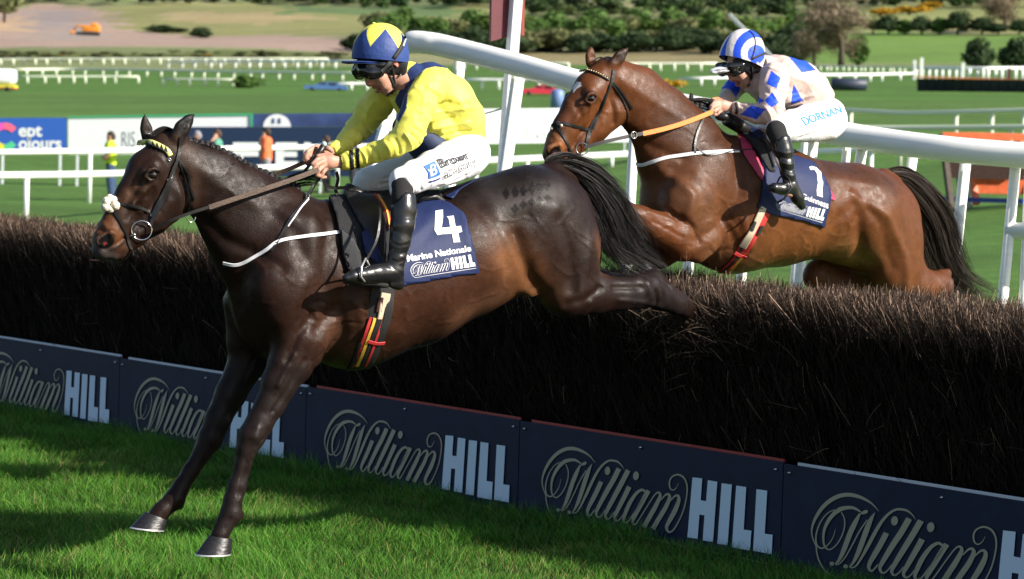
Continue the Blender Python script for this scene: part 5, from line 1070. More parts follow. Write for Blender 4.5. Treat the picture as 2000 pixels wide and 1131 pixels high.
C = tint(H2, V, C, [([(1340, 250), (1400, 260)], 95, (.045, .0185, .010), .85), ([(1590, 325), (1660, 330), (1720, 360)], 24, (.045, .022, .015), .8), ([(1500, 470), (1580, 460)], 60, (.17, .064, .022), .75), ([(1640, 480), (1690, 510)], 26, (.24, .11, .045), .6), ([(1700, 420), (1740, 480)], 50, (.12, .046, .018), .6), ([(1380, 500), (1450, 520)], 34, (.19, .085, .04), .7), ([(1330, 380), (1360, 420)], 60, (.12, .055, .028), .6),
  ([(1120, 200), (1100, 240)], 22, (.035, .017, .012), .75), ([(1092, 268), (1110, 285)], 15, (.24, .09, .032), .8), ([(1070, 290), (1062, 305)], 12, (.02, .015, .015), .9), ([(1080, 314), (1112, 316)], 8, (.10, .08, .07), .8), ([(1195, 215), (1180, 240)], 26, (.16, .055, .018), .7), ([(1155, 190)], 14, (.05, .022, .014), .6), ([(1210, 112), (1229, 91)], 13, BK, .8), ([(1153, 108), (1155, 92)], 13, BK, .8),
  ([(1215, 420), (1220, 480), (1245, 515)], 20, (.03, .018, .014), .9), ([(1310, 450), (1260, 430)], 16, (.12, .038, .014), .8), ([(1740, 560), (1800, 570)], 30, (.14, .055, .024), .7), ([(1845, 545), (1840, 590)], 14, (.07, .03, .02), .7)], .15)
C = tint(H2, V, C, [([(1207, 115), (1230, 90)], 11, BK, .85), ([(1155, 112), (1154, 91)], 10, BK, .85)], .05)
q_ = project(H2.world(V)); fr_ = N[:, 0] > -.2; m = inpoly(q_, [(1119, 170), (1126, 160), (1133, 161), (1135, 168), (1127, 172), (1122, 178), (1119, 184)]) & (V[:, 1] < .12); C[m] = (.6, .58, .58)
pn = H2.px(1088, 299, .05)[0]; m = (np.linalg.norm((V-H2.px(1085, 300, .06)[0])*[1, .6, 1], axis=1) < .036); C[m] = (.008, .006, .006); m = (np.linalg.norm((V-H2.px(1083, 300, .05)[0])*[1, .4, 1], axis=1) < .008); C[m] = (.22, .03, .03); C = tint(H2, V, C, [([(1098, 312), (1116, 304), (1130, 294)], 3, (.01, .008, .008), .8), ([(1155, 192)], 12, (.018, .011, .009), .8)], .09)
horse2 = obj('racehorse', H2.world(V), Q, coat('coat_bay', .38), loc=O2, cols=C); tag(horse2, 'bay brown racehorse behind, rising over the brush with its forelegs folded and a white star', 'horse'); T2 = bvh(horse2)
eyeball(H2, 1154.5, 192, .088, horse2, .021)
hoof(H2, horse2, (1240, 518, 1262, 508), (1254, 545, 1282, 528), .15)
m_hair2 = mat('brown_black_hair', (.024, .014, .010), rough=.6, spec=.3)
hair_bundle(H2, [(1728, 345), (1765, 350), (1805, 390), (1835, 440), (1850, 495), (1868, 535), (1900, 562), (1938, 582)], [8, 22, 32, 34, 34, 32, 26, 12], 3000, 'tail', horse2, m_hair2, .0026, .028, 11)
hair_bundle(H2, [(1735, 340), (1790, 352), (1835, 392), (1866, 450), (1874, 490)], [6, 10, 14, 14, 8], 260, 'tail_wisps', horse2, m_hair2, .0015, .03, 12)
mane(H2, [(1180, 112), (1214, 128), (1245, 145), (1285, 168), (1313, 187), (1341, 199), (1372, 206)], horse2, 22, 5.2)
hair_bundle(H2, [(1335, 198), (1358, 200), (1380, 204), (1405, 215), (1420, 235)], [5, 9, 14, 18, 14], 600, 'mane_tuft', horse2, m_hair, .002, .012, 15); hair_bundle(H2, [(1184, 120), (1174, 118), (1166, 124), (1162, 134)], [6, 8, 7, 5], 220, 'forelock', horse2, m_hair, .0018, .004, 16)
mb = MB(); L_, d_ = H2.px(1350, 190, .0); mb.ball(H2.world(L_), .016, 10, (.8, .8, 1.5)); mb.build('loose_plait', MATS['mane'], horse2)
br2 = empty('bridle', H2.world(H2.px(1183, 143, 0)[0]), 'black bridle with a brass beaded browband on the bay horse', 'bridle')
straps(T2, [([(1199, 137), (1194, 160), (1184, 185), (1174, 210), (1162, 235), (1150, 262), (1144, 285)], 8)], br2, m_lea, 'cheekpiece'); straps(T2, [([(1190, 165), (1180, 195), (1168, 225), (1158, 252)], 5)], br2, m_lea, 'cheekpiece', .008)
straps(T2, [([(1196, 160), (1210, 175), (1222, 192), (1235, 213)], 4), ([(1195, 165), (1214, 190), (1226, 225), (1220, 250)], 3)], br2, m_lea, 'throat_lash'); straps(T2, [([(1082, 240), (1104, 242), (1130, 248), (1150, 254)], 6), ([(1082, 243), (1096, 258), (1108, 282), (1118, 308)], 6)], br2, m_lea, 'noseband')
V_, F_ = strap(T2, [(1131, 140), (1144, 137), (1160, 142), (1176, 149), (1188, 156)], 7, .006, .004); bb = obj('browband', V_, F_, m_lea, br2); mb = MB()
for i in range(13): x = 1135+i*4; y = np.interp(x, [1131, 1144, 1160, 1176, 1188], [140, 138, 142, 149, 156]); mb.ball(cast(T2, x, y, .011)[0], .0052, 8)
mb.build('brass_beads', mat('brass', (.62, .45, .22), rough=.3, metal=.8), bb)
mb = MB(); p_, n_ = cast(T2, 1090, 243, .006, H2.px(1090, 243, .03)[1]); mb.ball(p_, .017, 12); p_, n_ = cast(T2, 1082, 246, .004, H2.px(1082, 246, 0)[1]); mb.ball(p_, .015, 12); mb.build('knot', mat('knot_black', (.02, .018, .018), rough=1, bump=1, bscale=150), br2)
for x, y in ((1096, 246), (1080, 252)): p_, n_ = cast(T2, x, y, .012, H2.px(x, y, .03)[1]); mb = MB(); mb.ball(p_, .009, 10); mb.build('fleece_tip', MATS['fleece'], br2)
c_, n_ = cast(T2, 1135, 290, .012); ring(c_, 12*c_.y/F, H2.n*.8+H2.h*.5, .003).build('bit_ring', m_chr, br2); mb = MB(); mb.tube([cast(T2, 1131, 300, .012)[0], P(1133, 312, c_.y), P(1134, 322, c_.y)], .004, 8); mb.build('bit', m_chr, br2)
bp2 = empty('breastplate', H2.world(H2.px(1350, 310, .2)[0]), 'white breastplate strap across the chest of the bay horse', 'breastplate')
straps(T2, [([(1244, 319), (1256, 322), (1300, 308), (1355, 300), (1420, 296), (1442, 296)], 7)], bp2, MATS['web_white'], 'chest_strap', .006); straps(T2, [([(1375, 228), (1362, 255), (1356, 282), (1357, 300)], 5), ([(1358, 285), (1378, 303), (1410, 300), (1440, 294), (1484, 294)], 2.5)], bp2, m_lea, 'neck_strap', .008)
sc2 = empty('saddle_cloth', H2.world(H2.px(1570, 380, .3)[0]), 'navy saddle cloth with a white number 1 on the bay horse', 'saddle cloth')
sheet(T2, [(1436, 246), (1444, 236), (1470, 290), (1492, 335), (1500, 366), (1480, 345), (1450, 300)], .008, 'claret_sheet', mat('claret', (.42, .03, .09), rough=.6), sc2, 8, .004, 2); sheet(T2, [(1585, 322), (1600, 338), (1622, 372), (1632, 388), (1628, 392), (1615, 388), (1590, 350)], .006, 'claret_sheet', MATS['claret'], sc2, 8, .004, 2)
cl2 = sheet(T2, [(1452, 240), (1480, 246), (1540, 300), (1560, 308), (1588, 318), (1612, 350), (1624, 378), (1616, 420), (1608, 446), (1570, 432), (1500, 418), (1478, 405), (1486, 370), (1490, 330), (1470, 285)], .012, 'cloth', m_cloth, sc2, 8, .004, 4, folds([([(1563, 368), (1590, 335)], 6, -.010), ([(1560, 380), (1575, 345)], 6, .009), ([(1495, 300), (1512, 360)], 6, .01), ([(1606, 440), (1618, 385)], 5, .008)]))
dg = bpy.context.evaluated_depsgraph_get(); dg.update(); e_ = cl2.evaluated_get(dg); me = e_.to_mesh(); TC2 = BVHTree.FromPolygons([v.co+org(cl2) for v in me.vertices], [tuple(p.vertices) for p in me.polygons]); e_.to_mesh_clear()
v, f = poly2d(Z([(665, 245), (700, 232), (755, 250), (820, 310), (828, 400), (845, 440), (835, 540), (838, 635), (766, 612), (762, 540), (778, 450), (765, 330), (735, 280), (680, 280)], 1480, 290, 6.65)); decal(TC2, v, f, 'number', m_tw, sc2)
v, f = text_quad('Guinness', Z([(570, 580), (920, 695), (908, 785), (578, 650)], 1480, 290, 6.65), .012); decal(TC2, v, f, 'name_lettering', m_tw, sc2)
v, f = logo_quad(lq(Z([(228, 672), (885, 790), (835, 963), (238, 788)], 1480, 290, 6.65))); decal(TC2, v, f, 'logo_lettering', m_tw, sc2, step=16)
sd2 = empty('saddle', H2.world(H2.px(1500, 290, 0)[0]), 'small black racing saddle under the rider with the striped cap', 'saddle')
sheet(T2, [(1432, 244), (1450, 240), (1480, 262), (1502, 300), (1512, 340), (1500, 340), (1480, 305), (1458, 275)], .022, 'pad', MATS['pad_black'], sd2, 8, .01, 2); straps([T2], [([(1440, 240), (1470, 258), (1492, 290), (1508, 330)], 6)], sd2, m_lea, 'flap_edge', .036)
mb = MB()
for a, b_, r1, r2 in (((1420, 232, 0), (1470, 262, 0), 14, 14), ((1470, 262, 0), (1560, 306, 0), 14, 9)): mb.tube([Vector(H2.world(H2.px(*a)[0])), Vector(H2.world(H2.px(*b_)[0]))], [r1*15.7/F, r2*15.7/F], 14)
mb.build('seat', m_lea, sd2)
gi2 = empty('girth', H2.world(H2.px(1450, 480, .2)[0]), 'cream and red girth round the bay horse', 'girth')
straps(T2, [([(1496, 410), (1480, 440), (1462, 470), (1440, 505), (1412, 532)], 25)], gi2, MATS['stripe_red'], 'girth_base', .005); straps(T2, [([(1490, 405), (1476, 436), (1462, 462), (1450, 482)], 15)], gi2, MATS['web_cream'], 'buckle_guard', .009)
straps(T2, [([(1449, 482), (1434, 508), (1410, 530)], 7)], gi2, m_gb, 'stripe', .009); straps(T2, [([(1452, 496), (1440, 512), (1424, 530)], 5)], gi2, MATS['stripe_yellow'], 'stripe', .0095); straps(T2, [([(1433, 492), (1446, 498), (1458, 501)], 7)], gi2, MATS['stripe_red'], 'keeper', .013)
straps(T2, [([(1473, 432), (1466, 450)], 7), ([(1487, 440), (1478, 458)], 7)], gi2, m_gb, 'buckle_tab', .013)

# ================================================================== riders
m_skin = mat('skin', (0, 0, 0), rough=.5, spec=.4, attr=True, sss=.15, bump=.12, bscale=160)
def silk(name): return mat(name, (0, 0, 0), rough=.5, spec=.25, attr=True, bump=.5, bscale=24)
m_boot = mat('boot_leather', (.011, .011, .012), rough=.27, spec=.55, bump=.14, bscale=28, coat=.15, var=.3); m_sock = mat('sock', (.012, .012, .013), rough=.9)
m_gogg = mat('goggle_lens', (.008, .008, .009), rough=.08, spec=.8); m_hood = mat('hood', (.013, .013, .014), rough=.55, bump=.3, bscale=120)
m_strap_w = mat('elastic', (.015, .015, .016), rough=.7)
def garment(fr, lists, h, name, m, parent, col=None, paints=(), rel=(), rw=.2, k=.02, wr=0, wf=40, smooth=2, face=False, mirrored=True, mir=False):
    pr = []
    for L_ in lists:
        op = 'u'; kk = k
        if isinstance(L_, tuple): L_, op, kk = L_
        pr += chain(fr, L_, k=kk, op=op, ky=.9)
    if mir: fl = lambda a: (a[0]*[1, -1, 1], a[1], a[2]); pr = pr+[(fl(a), fl(b), k_, op, g_) for a, b, k_, op, g_ in pr]
    V, Q = sdf_mesh(pr, h, smooth, .03); N = vnormals(V, Q)
    if rel: V = relief(fr, V, N, rel, rw); N = vnormals(V, Q)
    if wr: a_ = fnoise(V*[1, 1, 1.0], wf, 3); b_ = fnoise(V, wf*2.3, 4); V = V+N*((np.abs(a_)**.8*-1.3+.25*b_)*wr)[:, None]
    C = None
    if col is not None:
        C = np.tile(col, (len(V), 1)).astype(float); qn = project(fr.world(V)); qf = project(fr.world(V*[1, -1, 1]))
        for poly, c in paints:
            mk = (inpoly(qn, poly) & (V[:, 1] >= 0)) | (inpoly(qf, poly) & (V[:, 1] < 0) & (V[:, 1] > -.13) & mirrored); C[mk] = c
    W = fr.world(V); o = obj(name, W, Q, m, parent, cols=C); return o, W
def dome(fr, c, rx, rw_, rz, tilt, name, m, parent, colf, w=0, n=240, lip=.016, egg=.0):
    """riding helmet shell: half ellipsoid over a short straight rim"""
    L0, d = fr.px(c[0], c[1], w); u = d/F; V = []; rows = 90; ct, st_ = math.cos(tilt), math.sin(tilt); A = []
    for i in range(rows+1):
        ph = PI/2*i/rows if i <= rows else PI/2
        for k in range(n):
            th = 2*PI*k/n; x = math.cos(th)*math.sin(ph)**.92*rx*u*(1+egg*math.cos(th)); y = math.sin(th)*math.sin(ph)**.92*rw_; z = math.cos(ph)**.95*rz*u
            V.append(L0+np.array([x*ct-z*st_, y, x*st_+z*ct])); A.append((th, ph))
    for k in range(n):
        th = 2*PI*k/n; x = math.cos(th)*rx*u*.985*(1+egg*math.cos(th)); y = math.sin(th)*rw_*.985; z = -lip; V.append(L0+np.array([x*ct-z*st_, y, x*st_+z*ct])); A.append((th, PI/2))
    Fc = [(i*n+k, (i+1)*n+k, (i+1)*n+(k+1) % n, i*n+(k+1) % n) for i in range(rows+1) for k in range(n)]
    W = fr.world(V); C = colf(W, np.array(A), np.array(V)); o = obj(name, W, Fc, m, parent, cols=C); return o
def peak(fr, pts, half, m, parent, th=.006):
    """brim: pts from root to tip (px,py), half width in metres at each"""
    V = []; rows = []
    for (x, y), hw in zip(pts, half):
        L_, d = fr.px(x, y, 0); rows.append((L_, hw))
    n = 14
    for s_ in (0, -th):
        for L_, hw in rows:
            for k in range(n+1):
                a = -1+2*k/n; V.append(L_+np.array([-(1-math.sqrt(max(0, 1-a*a)))*.05, a*hw, s_-.006*a*a]))
    r = len(rows); Fc = []
    for t in (0, 1):
        for i in range(r-1):
            for k in range(n): b_ = t*r*(n+1)+i*(n+1)+k; f = (b_, b_+1, b_+n+2, b_+n+1); Fc.append(f if t else tuple(reversed(f)))
    e = [(r-1)*(n+1)+k for k in range(n+1)]
    for a, b_ in zip(e[:-1], e[1:]): Fc.append((a, b_, b_+r*(n+1), a+r*(n+1)))
    o = obj('peak', fr.world(V), Fc, m, parent); return autosmooth(o, 50)
def air_strap(fr, pts, wpx, name, m, parent, th=.003, twist=0):
    q = catmull(np.array(pts, float), 8) if len(pts) > 2 else np.array(pts, float); c = []; dd = []
    for x, y, w_ in q: L_, d = fr.px(x, y, w_); c.append(L_); dd.append(d)
    c = fr.world(np.array(c)); t = np.gradient(c, axis=0); t /= np.linalg.norm(t, axis=1)[:, None]; nn = np.tile(np.array(fr.n)+np.array([0, 0, twist]), (len(c), 1)); s_ = np.cross(t, nn); s_ /= np.linalg.norm(s_, axis=1)[:, None]; nn = np.cross(s_, t)
    hw = (np.array(dd)*(wpx)/F/2)[:, None]; V = np.concatenate([c-s_*hw-nn*th/2, c-s_*hw+nn*th/2, c+s_*hw+nn*th/2, c+s_*hw-nn*th/2], 1).reshape(-1, 3); k = len(c)
    Fc = [(4*i+j, 4*i+4+j, 4*i+4+(j+1) % 4, 4*i+(j+1) % 4) for i in range(k-1) for j in range(4)]+[(3, 2, 1, 0), (4*k-4, 4*k-3, 4*k-2, 4*k-1)]
    o = obj(name, V, Fc, m, parent); autosmooth(o, 35); return o
def bvW(o): return bvh(o)

SK, SKR, LIP = (.52, .27, .19), (.55, .22, .16), (.38, .13, .11)
YEL, NAV = (.80, .75, .12), (.025, .042, .13)
# ---- rider one
ROOT1 = Vector(H1.world(H1.px(860, 300, 0)[0]))
body1, W = garment(H1, [
 [(748, 108, 40, 0, .84)], [(737, 136, 30, 0, .8), (744, 150, 25, 0, .82), (752, 168, 15, 0, .95), (756, 177, 9, 0, 1.2)], [(726, 140, 8, 0), (719.5, 158, 5.2, 0, .9), (721, 164, 5.6, 0, 1.1)], [(746, 152, 12, .045, .7), (752, 165, 10, .035, .7)], [(746, 152, 12, -.045, .7)],
 ([(733, 171, 4.2, 0, 2.4)], 'u', .006), ([(738, 178, 4.5, 0, 2.2)], 'u', .006), ([(731, 175.2, 1.6, 0, 5), (742, 175.2, 1.4, 0, 6)], 's', .004), ([(724, 167.5, 2, .006), (726, 168, 1.6, .008)], 's', .004),
 [(768, 145, 22, 0, .95), (790, 160, 28, 0, 1), (815, 175, 34, 0, 1)], ([(772, 122, 7, .088, .4), (776, 129, 4, .088, .4)], 'u', .006),
 [(840, 185, 42, 0, 1.25), (875, 225, 40, 0, 1.15), (898, 268, 30, 0, 1.2), (905, 300, 30, 0, 1.3)],
 [(842, 172, 22, .17), (808, 228, 18, .24), (797, 264, 14, .26), (730, 298, 10, .19), (690, 312, 9, .13), (668, 317, 10, .11, .75)],
 [(748, 196, 19, -.18), (720, 232, 16, -.24), (696, 262, 12, -.2), (664, 287, 9, -.06), (640, 297, 10, -.03, .75)],
 # near hand: palm, four fingers, thumb
 ([(664, 317, 11, .11, .7), (646, 316, 13.5, .105, .62), (633, 315, 11.5, .10, .6)], 'u', .008),
 ([(632, 307, 5.2, .098), (619, 312, 4.8, .105), (611, 321, 4.5, .11), (618, 329, 4.1, .09)], 'u', .002), ([(631, 315, 5.2, .115), (618, 322, 4.8, .12), (612.5, 332, 4.4, .118), (621, 338, 4, .09)], 'u', .002),
 ([(634, 322, 5, .11), (623, 332, 4.6, .118), (619, 342, 4.2, .11), (628, 345, 3.8, .085)], 'u', .002), ([(640, 326, 4.6, .10), (631, 337, 4.2, .105), (628, 346, 3.8, .10), (636, 346, 3.4, .08)], 'u', .002),
 ([(648, 308, 6.2, .085), (633, 304, 5.4, .06), (621, 305, 4.6, .055)], 'u', .003),
 # far hand
 ([(646, 297, 10, -.03, .7), (630, 294, 12.5, -.02, .62), (618, 294, 11, -.01, .6)], 'u', .008),
 ([(619, 286, 5.2, .0), (608, 292, 4.8, .012), (605, 304, 4.4, .018), (613, 311, 4, .0)], 'u', .002), ([(613, 288, 5.2, .008), (601, 296, 4.8, .018), (598, 309, 4.4, .02), (606, 316, 4, .0)], 'u', .002),
 ([(608, 292, 5, .004), (596, 302, 4.6, .012), (594, 313, 4.2, .012), (601, 319, 3.8, -.005)], 'u', .002), ([(606, 298, 4.6, -.01), (595, 308, 4.2, -.006), (595, 317, 3.8, -.006), (602, 322, 3.4, -.02)], 'u', .002),
 ([(632, 288, 6, .01), (642, 290, 5.2, .03), (648, 295, 4.4, .03)], 'u', .003),
 [(912, 302, 32, .10), (845, 334, 26, .24), (788, 354, 20, .32), (790, 430, 17, .39), (770, 515, 11, .40), (772, 545, 10, .40), (700, 536, 9, .41)],
 [(905, 300, 32, -.10), (800, 330, 26, -.26), (712, 358, 19, -.30), (716, 440, 17, -.38), (706, 525, 11, -.40), (702, 550, 10, -.40), (650, 546, 9, -.41)]],
 .0046, 'person', m_skin, None, SK, [([(728, 165), (745, 169), (744, 182), (728, 180)], LIP), ([(764, 118), (782, 118), (782, 134), (764, 134)], (.62, .25, .19)), ([(716, 158), (726, 158), (728, 168), (716, 170)], SKR)], k=.018)
body1.location = ROOT1; body1.data.transform(Matrix.Translation(-ROOT1)); tag(body1, 'rider in yellow jacket and navy cap with yellow star, crouching on the leading horse', 'person')
TB1 = bvW(body1)
jk = [[(800, 150, 30, 0, 1.25)], [(835, 172, 52, 0, 1.35), (868, 200, 56, 0, 1.3), (895, 235, 50, 0, 1.25), (910, 258, 37, 0, 1.3)], [(800, 185, 36, 0, 1.5), (835, 235, 42, 0, 1.4), (870, 262, 34, 0, 1.4)],
  [(840, 170, 36, .17, .9), (818, 205, 34, .23, .9), (805, 240, 31, .26, .9), (797, 264, 30, .27, .9), (770, 284, 24, .25, .9), (735, 297, 21, .19, .9), (705, 308, 19, .15, .9), (690, 312, 16.5, .13, .95), (680, 314, 18.5, .12, 1), (674, 316, 17, .115, 1)],
  [(748, 190, 32, -.17, .9), (722, 222, 31, -.24, .9), (700, 250, 26, -.23, .9), (680, 272, 21, -.12, .9), (662, 287, 17, -.06, .9), (652, 291, 15, -.04, 1)], ([(668, 317, 12.5, .11, .9), (655, 317, 12.5, .11, .9)], 's', .003)]
rel1 = [([(795, 215), (820, 235), (850, 232)], 4, .006), ([(786, 245), (812, 262), (832, 262)], 4, .006), ([(778, 262), (800, 282)], 3.5, -.005), ([(770, 262), (785, 290)], 3.5, .005), ([(755, 272), (765, 300)], 3.5, -.005), ([(742, 278), (752, 306)], 3.5, .005), ([(725, 284), (738, 314)], 3.2, -.004), ([(712, 290), (722, 318)], 3, .004), ([(700, 294), (706, 322)], 3, -.004), ([(692, 296), (695, 324)], 3, -.004),
  ([(830, 290), (870, 250), (930, 240)], 5, .007), ([(845, 292), (880, 268), (935, 255)], 4, -.006), ([(835, 270), (860, 245), (900, 230)], 4, -.006), ([(850, 225), (900, 215), (930, 210)], 5, .005), ([(855, 210), (890, 200)], 4, -.005), ([(820, 170), (850, 190), (856, 220), (838, 262)], 4, -.009), ([(800, 150), (815, 200)], 5, .004), ([(870, 290), (890, 262)], 4, .006), ([(860, 284), (878, 258)], 3.5, -.005), ([(900, 280), (915, 250)], 4, .005), ([(850, 140), (890, 170), (910, 200)], 6, .003),
  ([(808, 200), (800, 232)], 4, .005), ([(720, 215), (745, 240)], 4, .006), ([(705, 235), (728, 262)], 3.5, -.005), ([(690, 255), (708, 275)], 3.5, .005), ([(672, 270), (685, 286)], 3, -.004)]
jack1, W = garment(H1, jk, .0046, 'jacket', silk('silk_yellow'), body1, YEL, [([(848, 113), (879, 134), (850, 130), (832, 134), (812, 152), (797, 178), (794, 212), (779, 239), (770, 227), (767, 206), (779, 179), (791, 149), (800, 133), (821, 116)], NAV),
   ([(680, 284), (689, 283), (693, 340), (684, 341)], (.012, .012, .014)), ([(693, 283), (701, 283), (704, 340), (696, 340)], (.012, .012, .014))], [(a, b, c*1.35) for a, b, c in rel1], .22, k=.016, wr=.0062, wf=40, smooth=1, mirrored=False)
sh1, W = garment(H1, [[(800, 250, 30, 0, 1.5), (835, 285, 32, 0, 1.5), (850, 298, 26, 0, 1.6)]], .009, 'undershirt', mat('undershirt', (.02, .035, .09), rough=.7), body1, k=.02)
brl = [[(905, 288, 43, 0, 1.35), (911, 300, 44, 0, 1.3)], [(912, 304, 44, .09, .85), (880, 318, 41, .16, .85), (845, 332, 37, .23, .85), (810, 345, 31, .29, .85), (786, 355, 27, .33, .85), (783, 372, 23, .35, .85)],
  [(900, 302, 42, -.09, .85), (820, 325, 36, -.22, .85), (755, 345, 30, -.28, .85), (716, 357, 27, -.30, .85), (712, 385, 24, -.33, .85)]]
relb = [([(860, 368), (905, 355), (930, 345)], 3.5, -.006), ([(865, 355), (900, 345), (932, 325)], 3, -.005), ([(875, 360), (920, 340)], 3, .004), ([(775, 345), (800, 372)], 3.5, .004), ([(790, 335), (815, 370)], 3, -.004), ([(770, 350), (785, 378)], 3, -.004), ([(925, 290), (945, 310), (938, 335)], 4, .004), ([(935, 285), (950, 305)], 3, -.004), ([(820, 318), (840, 360)], 3, .003), ([(930, 300), (950, 330)], 3, -.004)]
bree1, W = garment(H1, brl, .0052, 'breeches', silk('breeches_white'), body1, (.80, .80, .83), [], [(a, b, c*1.7) for a, b, c in relb], .3, k=.022, wr=.0036, wf=44, smooth=1); TBR = bvW(bree1)
for nm, pts_s, side in (('sock', [(785, 364, 23.5, .35, .85), (786, 388, 22.5, .37, .85)], 1), ('sock', [(712, 380, 22, -.33, .85), (714, 400, 21, -.36, .85)], -1)):
    garment(H1, [pts_s], .006, nm, m_sock, body1, k=.01, wr=.001)
bo = [[(789, 392, 26, .375, .82), (789, 410, 26.5, .385, .8), (786, 440, 25, .395, .8), (781, 475, 21.5, .40, .82), (775, 505, 18.5, .40, .85), (771, 525, 18.5, .40, .85)], [(772, 532, 19, .40, .8), (776, 549, 15, .40, .8)], [(765, 532, 21, .40, .75), (735, 534, 18, .41, .85), (703, 538, 15.5, .415, .95), (690, 540, 12.5, .42, .9), (677, 543, 9, .42, 1.0)], [(779, 558, 9, .40, 1.1), (762, 556, 7, .40, 1.3)], ([(764, 390-10, 21, .37, .82), (789, 384, 21.5, .37, .8)], 's', .002)]
relbo = [([(762, 470), (775, 480), (797, 476)], 3, -.003), ([(758, 490), (772, 498), (790, 492)], 3, -.003), ([(755, 505), (772, 512), (788, 508)], 3, -.003), ([(764, 455), (780, 466)], 3, .0025), ([(760, 498), (785, 502)], 2.5, .002), ([(763, 429), (815, 431)], 1.6, -.0022), ([(752, 517), (770, 527), (788, 540)], 2.5, -.002), ([(720, 522), (735, 549)], 2.5, -.0015)]
boot1, W = garment(H1, bo, .0052, 'boot', m_boot, body1, rel=[(a, b, c*.55) for a, b, c in relbo], rw=.42, k=.012, wr=.001, wf=50)
bo2 = [[(714, 405, 25, -.37, .82), (716, 440, 24, -.39, .8), (710, 490, 20, -.40, .82), (704, 535, 18, -.40, .85)], [(704, 545, 17, -.40, .8), (650, 548, 13, -.42, .95), (632, 548, 11, -.42, .95)]]
garment(H1, bo2, .007, 'boot', m_boot, body1, k=.012)
mb = MB(); mb.tube([Vector(H1.world(H1.px(x, y, .40)[0])) for x, y in ((672, 549), (700, 552), (735, 553), (757, 557))], [.012, .014, .014, .012], 10); mb.build('sole', mat('sole', (.015, .014, .013), rough=.8), boot1)
# stirrup
si1 = empty('stirrup_iron', H1.world(H1.px(715, 520, .42)[0]), 'pale metal stirrup iron round the black boot on the leading horse', 'stirrup')
mb = MB(); mb.tube([Vector(H1.world(H1.px(x, y, w_)[0])) for x, y, w_ in ((714, 505, .40), (706, 522, .455), (705, 540, .46), (712, 550, .45))], .0045, 8); mb.tube([Vector(H1.world(H1.px(x, y, w_)[0])) for x, y, w_ in ((714, 505, .40), (722, 520, .34), (722, 540, .34), (716, 552, .37))], .0045, 8); mb.build('arch', mat('alu', (.8, .8, .8), rough=.3, metal=.7), si1)
air_strap(H1, [(716, 507, .40), (735, 470, .40), (742, 430, .37), (742, 395, .30)], 5, 'stirrup_leather', m_lea, si1)
def tri(th):
    t = (th/(2*PI)*6+.30) % 1; return abs(t-.5)*2
def hcol(W, A, L_):
    C = np.tile((.030, .062, .22), (len(W), 1)); el = PI/2-A[:, 1]; edge = .24+.70*np.array([1-tri(t) for t in A[:, 0]]); C[el > edge] = YEL; C[(el > 1.12)] = YEL; return C
helm1 = dome(H1, (744, 112), 58.5, .112, 67, math.radians(3), 'helmet', silk('silk_cap'), body1, hcol, egg=.03)
peak(H1, [(700, 118), (684, 119), (672, 119), (668, 119)], [.095, .088, .06, .03], mat('peak_navy', (.03, .06, .2), rough=.4), helm1)
mb = MB(); p_ = Vector(H1.world(H1.px(730, 45.5, 0)[0])); mb.ball(p_, .009, 12, (1, 1, .6)); mb.build('button', mat('silk_button', YEL, rough=.5), helm1)
hood1, W = garment(H1, [[(768, 122, 27, 0, 1.35), (774, 138, 17, 0, 1.7)], [(740, 122, 36, 0, 1.02), (765, 120, 30, 0, 1.2)], ([(773, 124, 10.5, .125, .9)], 's', .004), ([(730, 168, 30, 0, 2)], 's', .01)], .005, 'chin_harness', m_hood, helm1, k=.012)
gog1, W = garment(H1, [[(705, 132, 10, .0, 1), (712, 138, 13, .028, 1), (726, 142, 13.5, .055, .8), (741, 141, 11, .072, .8)], [(703, 124, 8, 0, 1), (722, 126, 9, .05, 1), (745, 127, 9, .078, .8), (760, 126, 8, .09, .8)]], .0045, 'goggles', m_gogg, body1, k=.01, mir=True)
TH1 = [bvW(helm1), bvW(hood1), bvW(gog1)]
V_, F_ = strap(TH1, [(744, 140), (758, 126), (771, 111), (781, 96), (788, 82), (791, 70)], 9, .004, .003); gs = obj('goggle_strap', V_, F_, m_strap_w, gog1)
v, f = text_quad('SMITH', [(782, 89), (788, 72), (791, 74), (786, 91)], .02); v2, f2 = poly2d([(784, 90), (790, 73), (792, 74.5), (786.5, 91)])
W_, Fc_ = drape(TH1, (v2, f2), .0085, 8); obj('strap_patch', W_, Fc_, mat('patch_grey', (.5, .5, .5)), gs, smooth=False)
TS = [TB1, bvW(hood1)]
for pts in ([(766, 134), (768, 150), (771, 165), (768, 178), (762, 186)], [(758, 146), (764, 158), (768, 168)], [(770, 172), (760, 182), (752, 188)]):
    V_, F_ = strap(TS, pts, 4.5, .004, .004, back=H1.px(765, 165, .04)[1]); obj('chin_strap', V_, F_, m_strap_w, helm1)
mb = MB(); p_, _ = cast(TS, 782, 146, .004); mb.ball(p_, .0055, 10); mb.build('press_stud', m_chr, hood1)
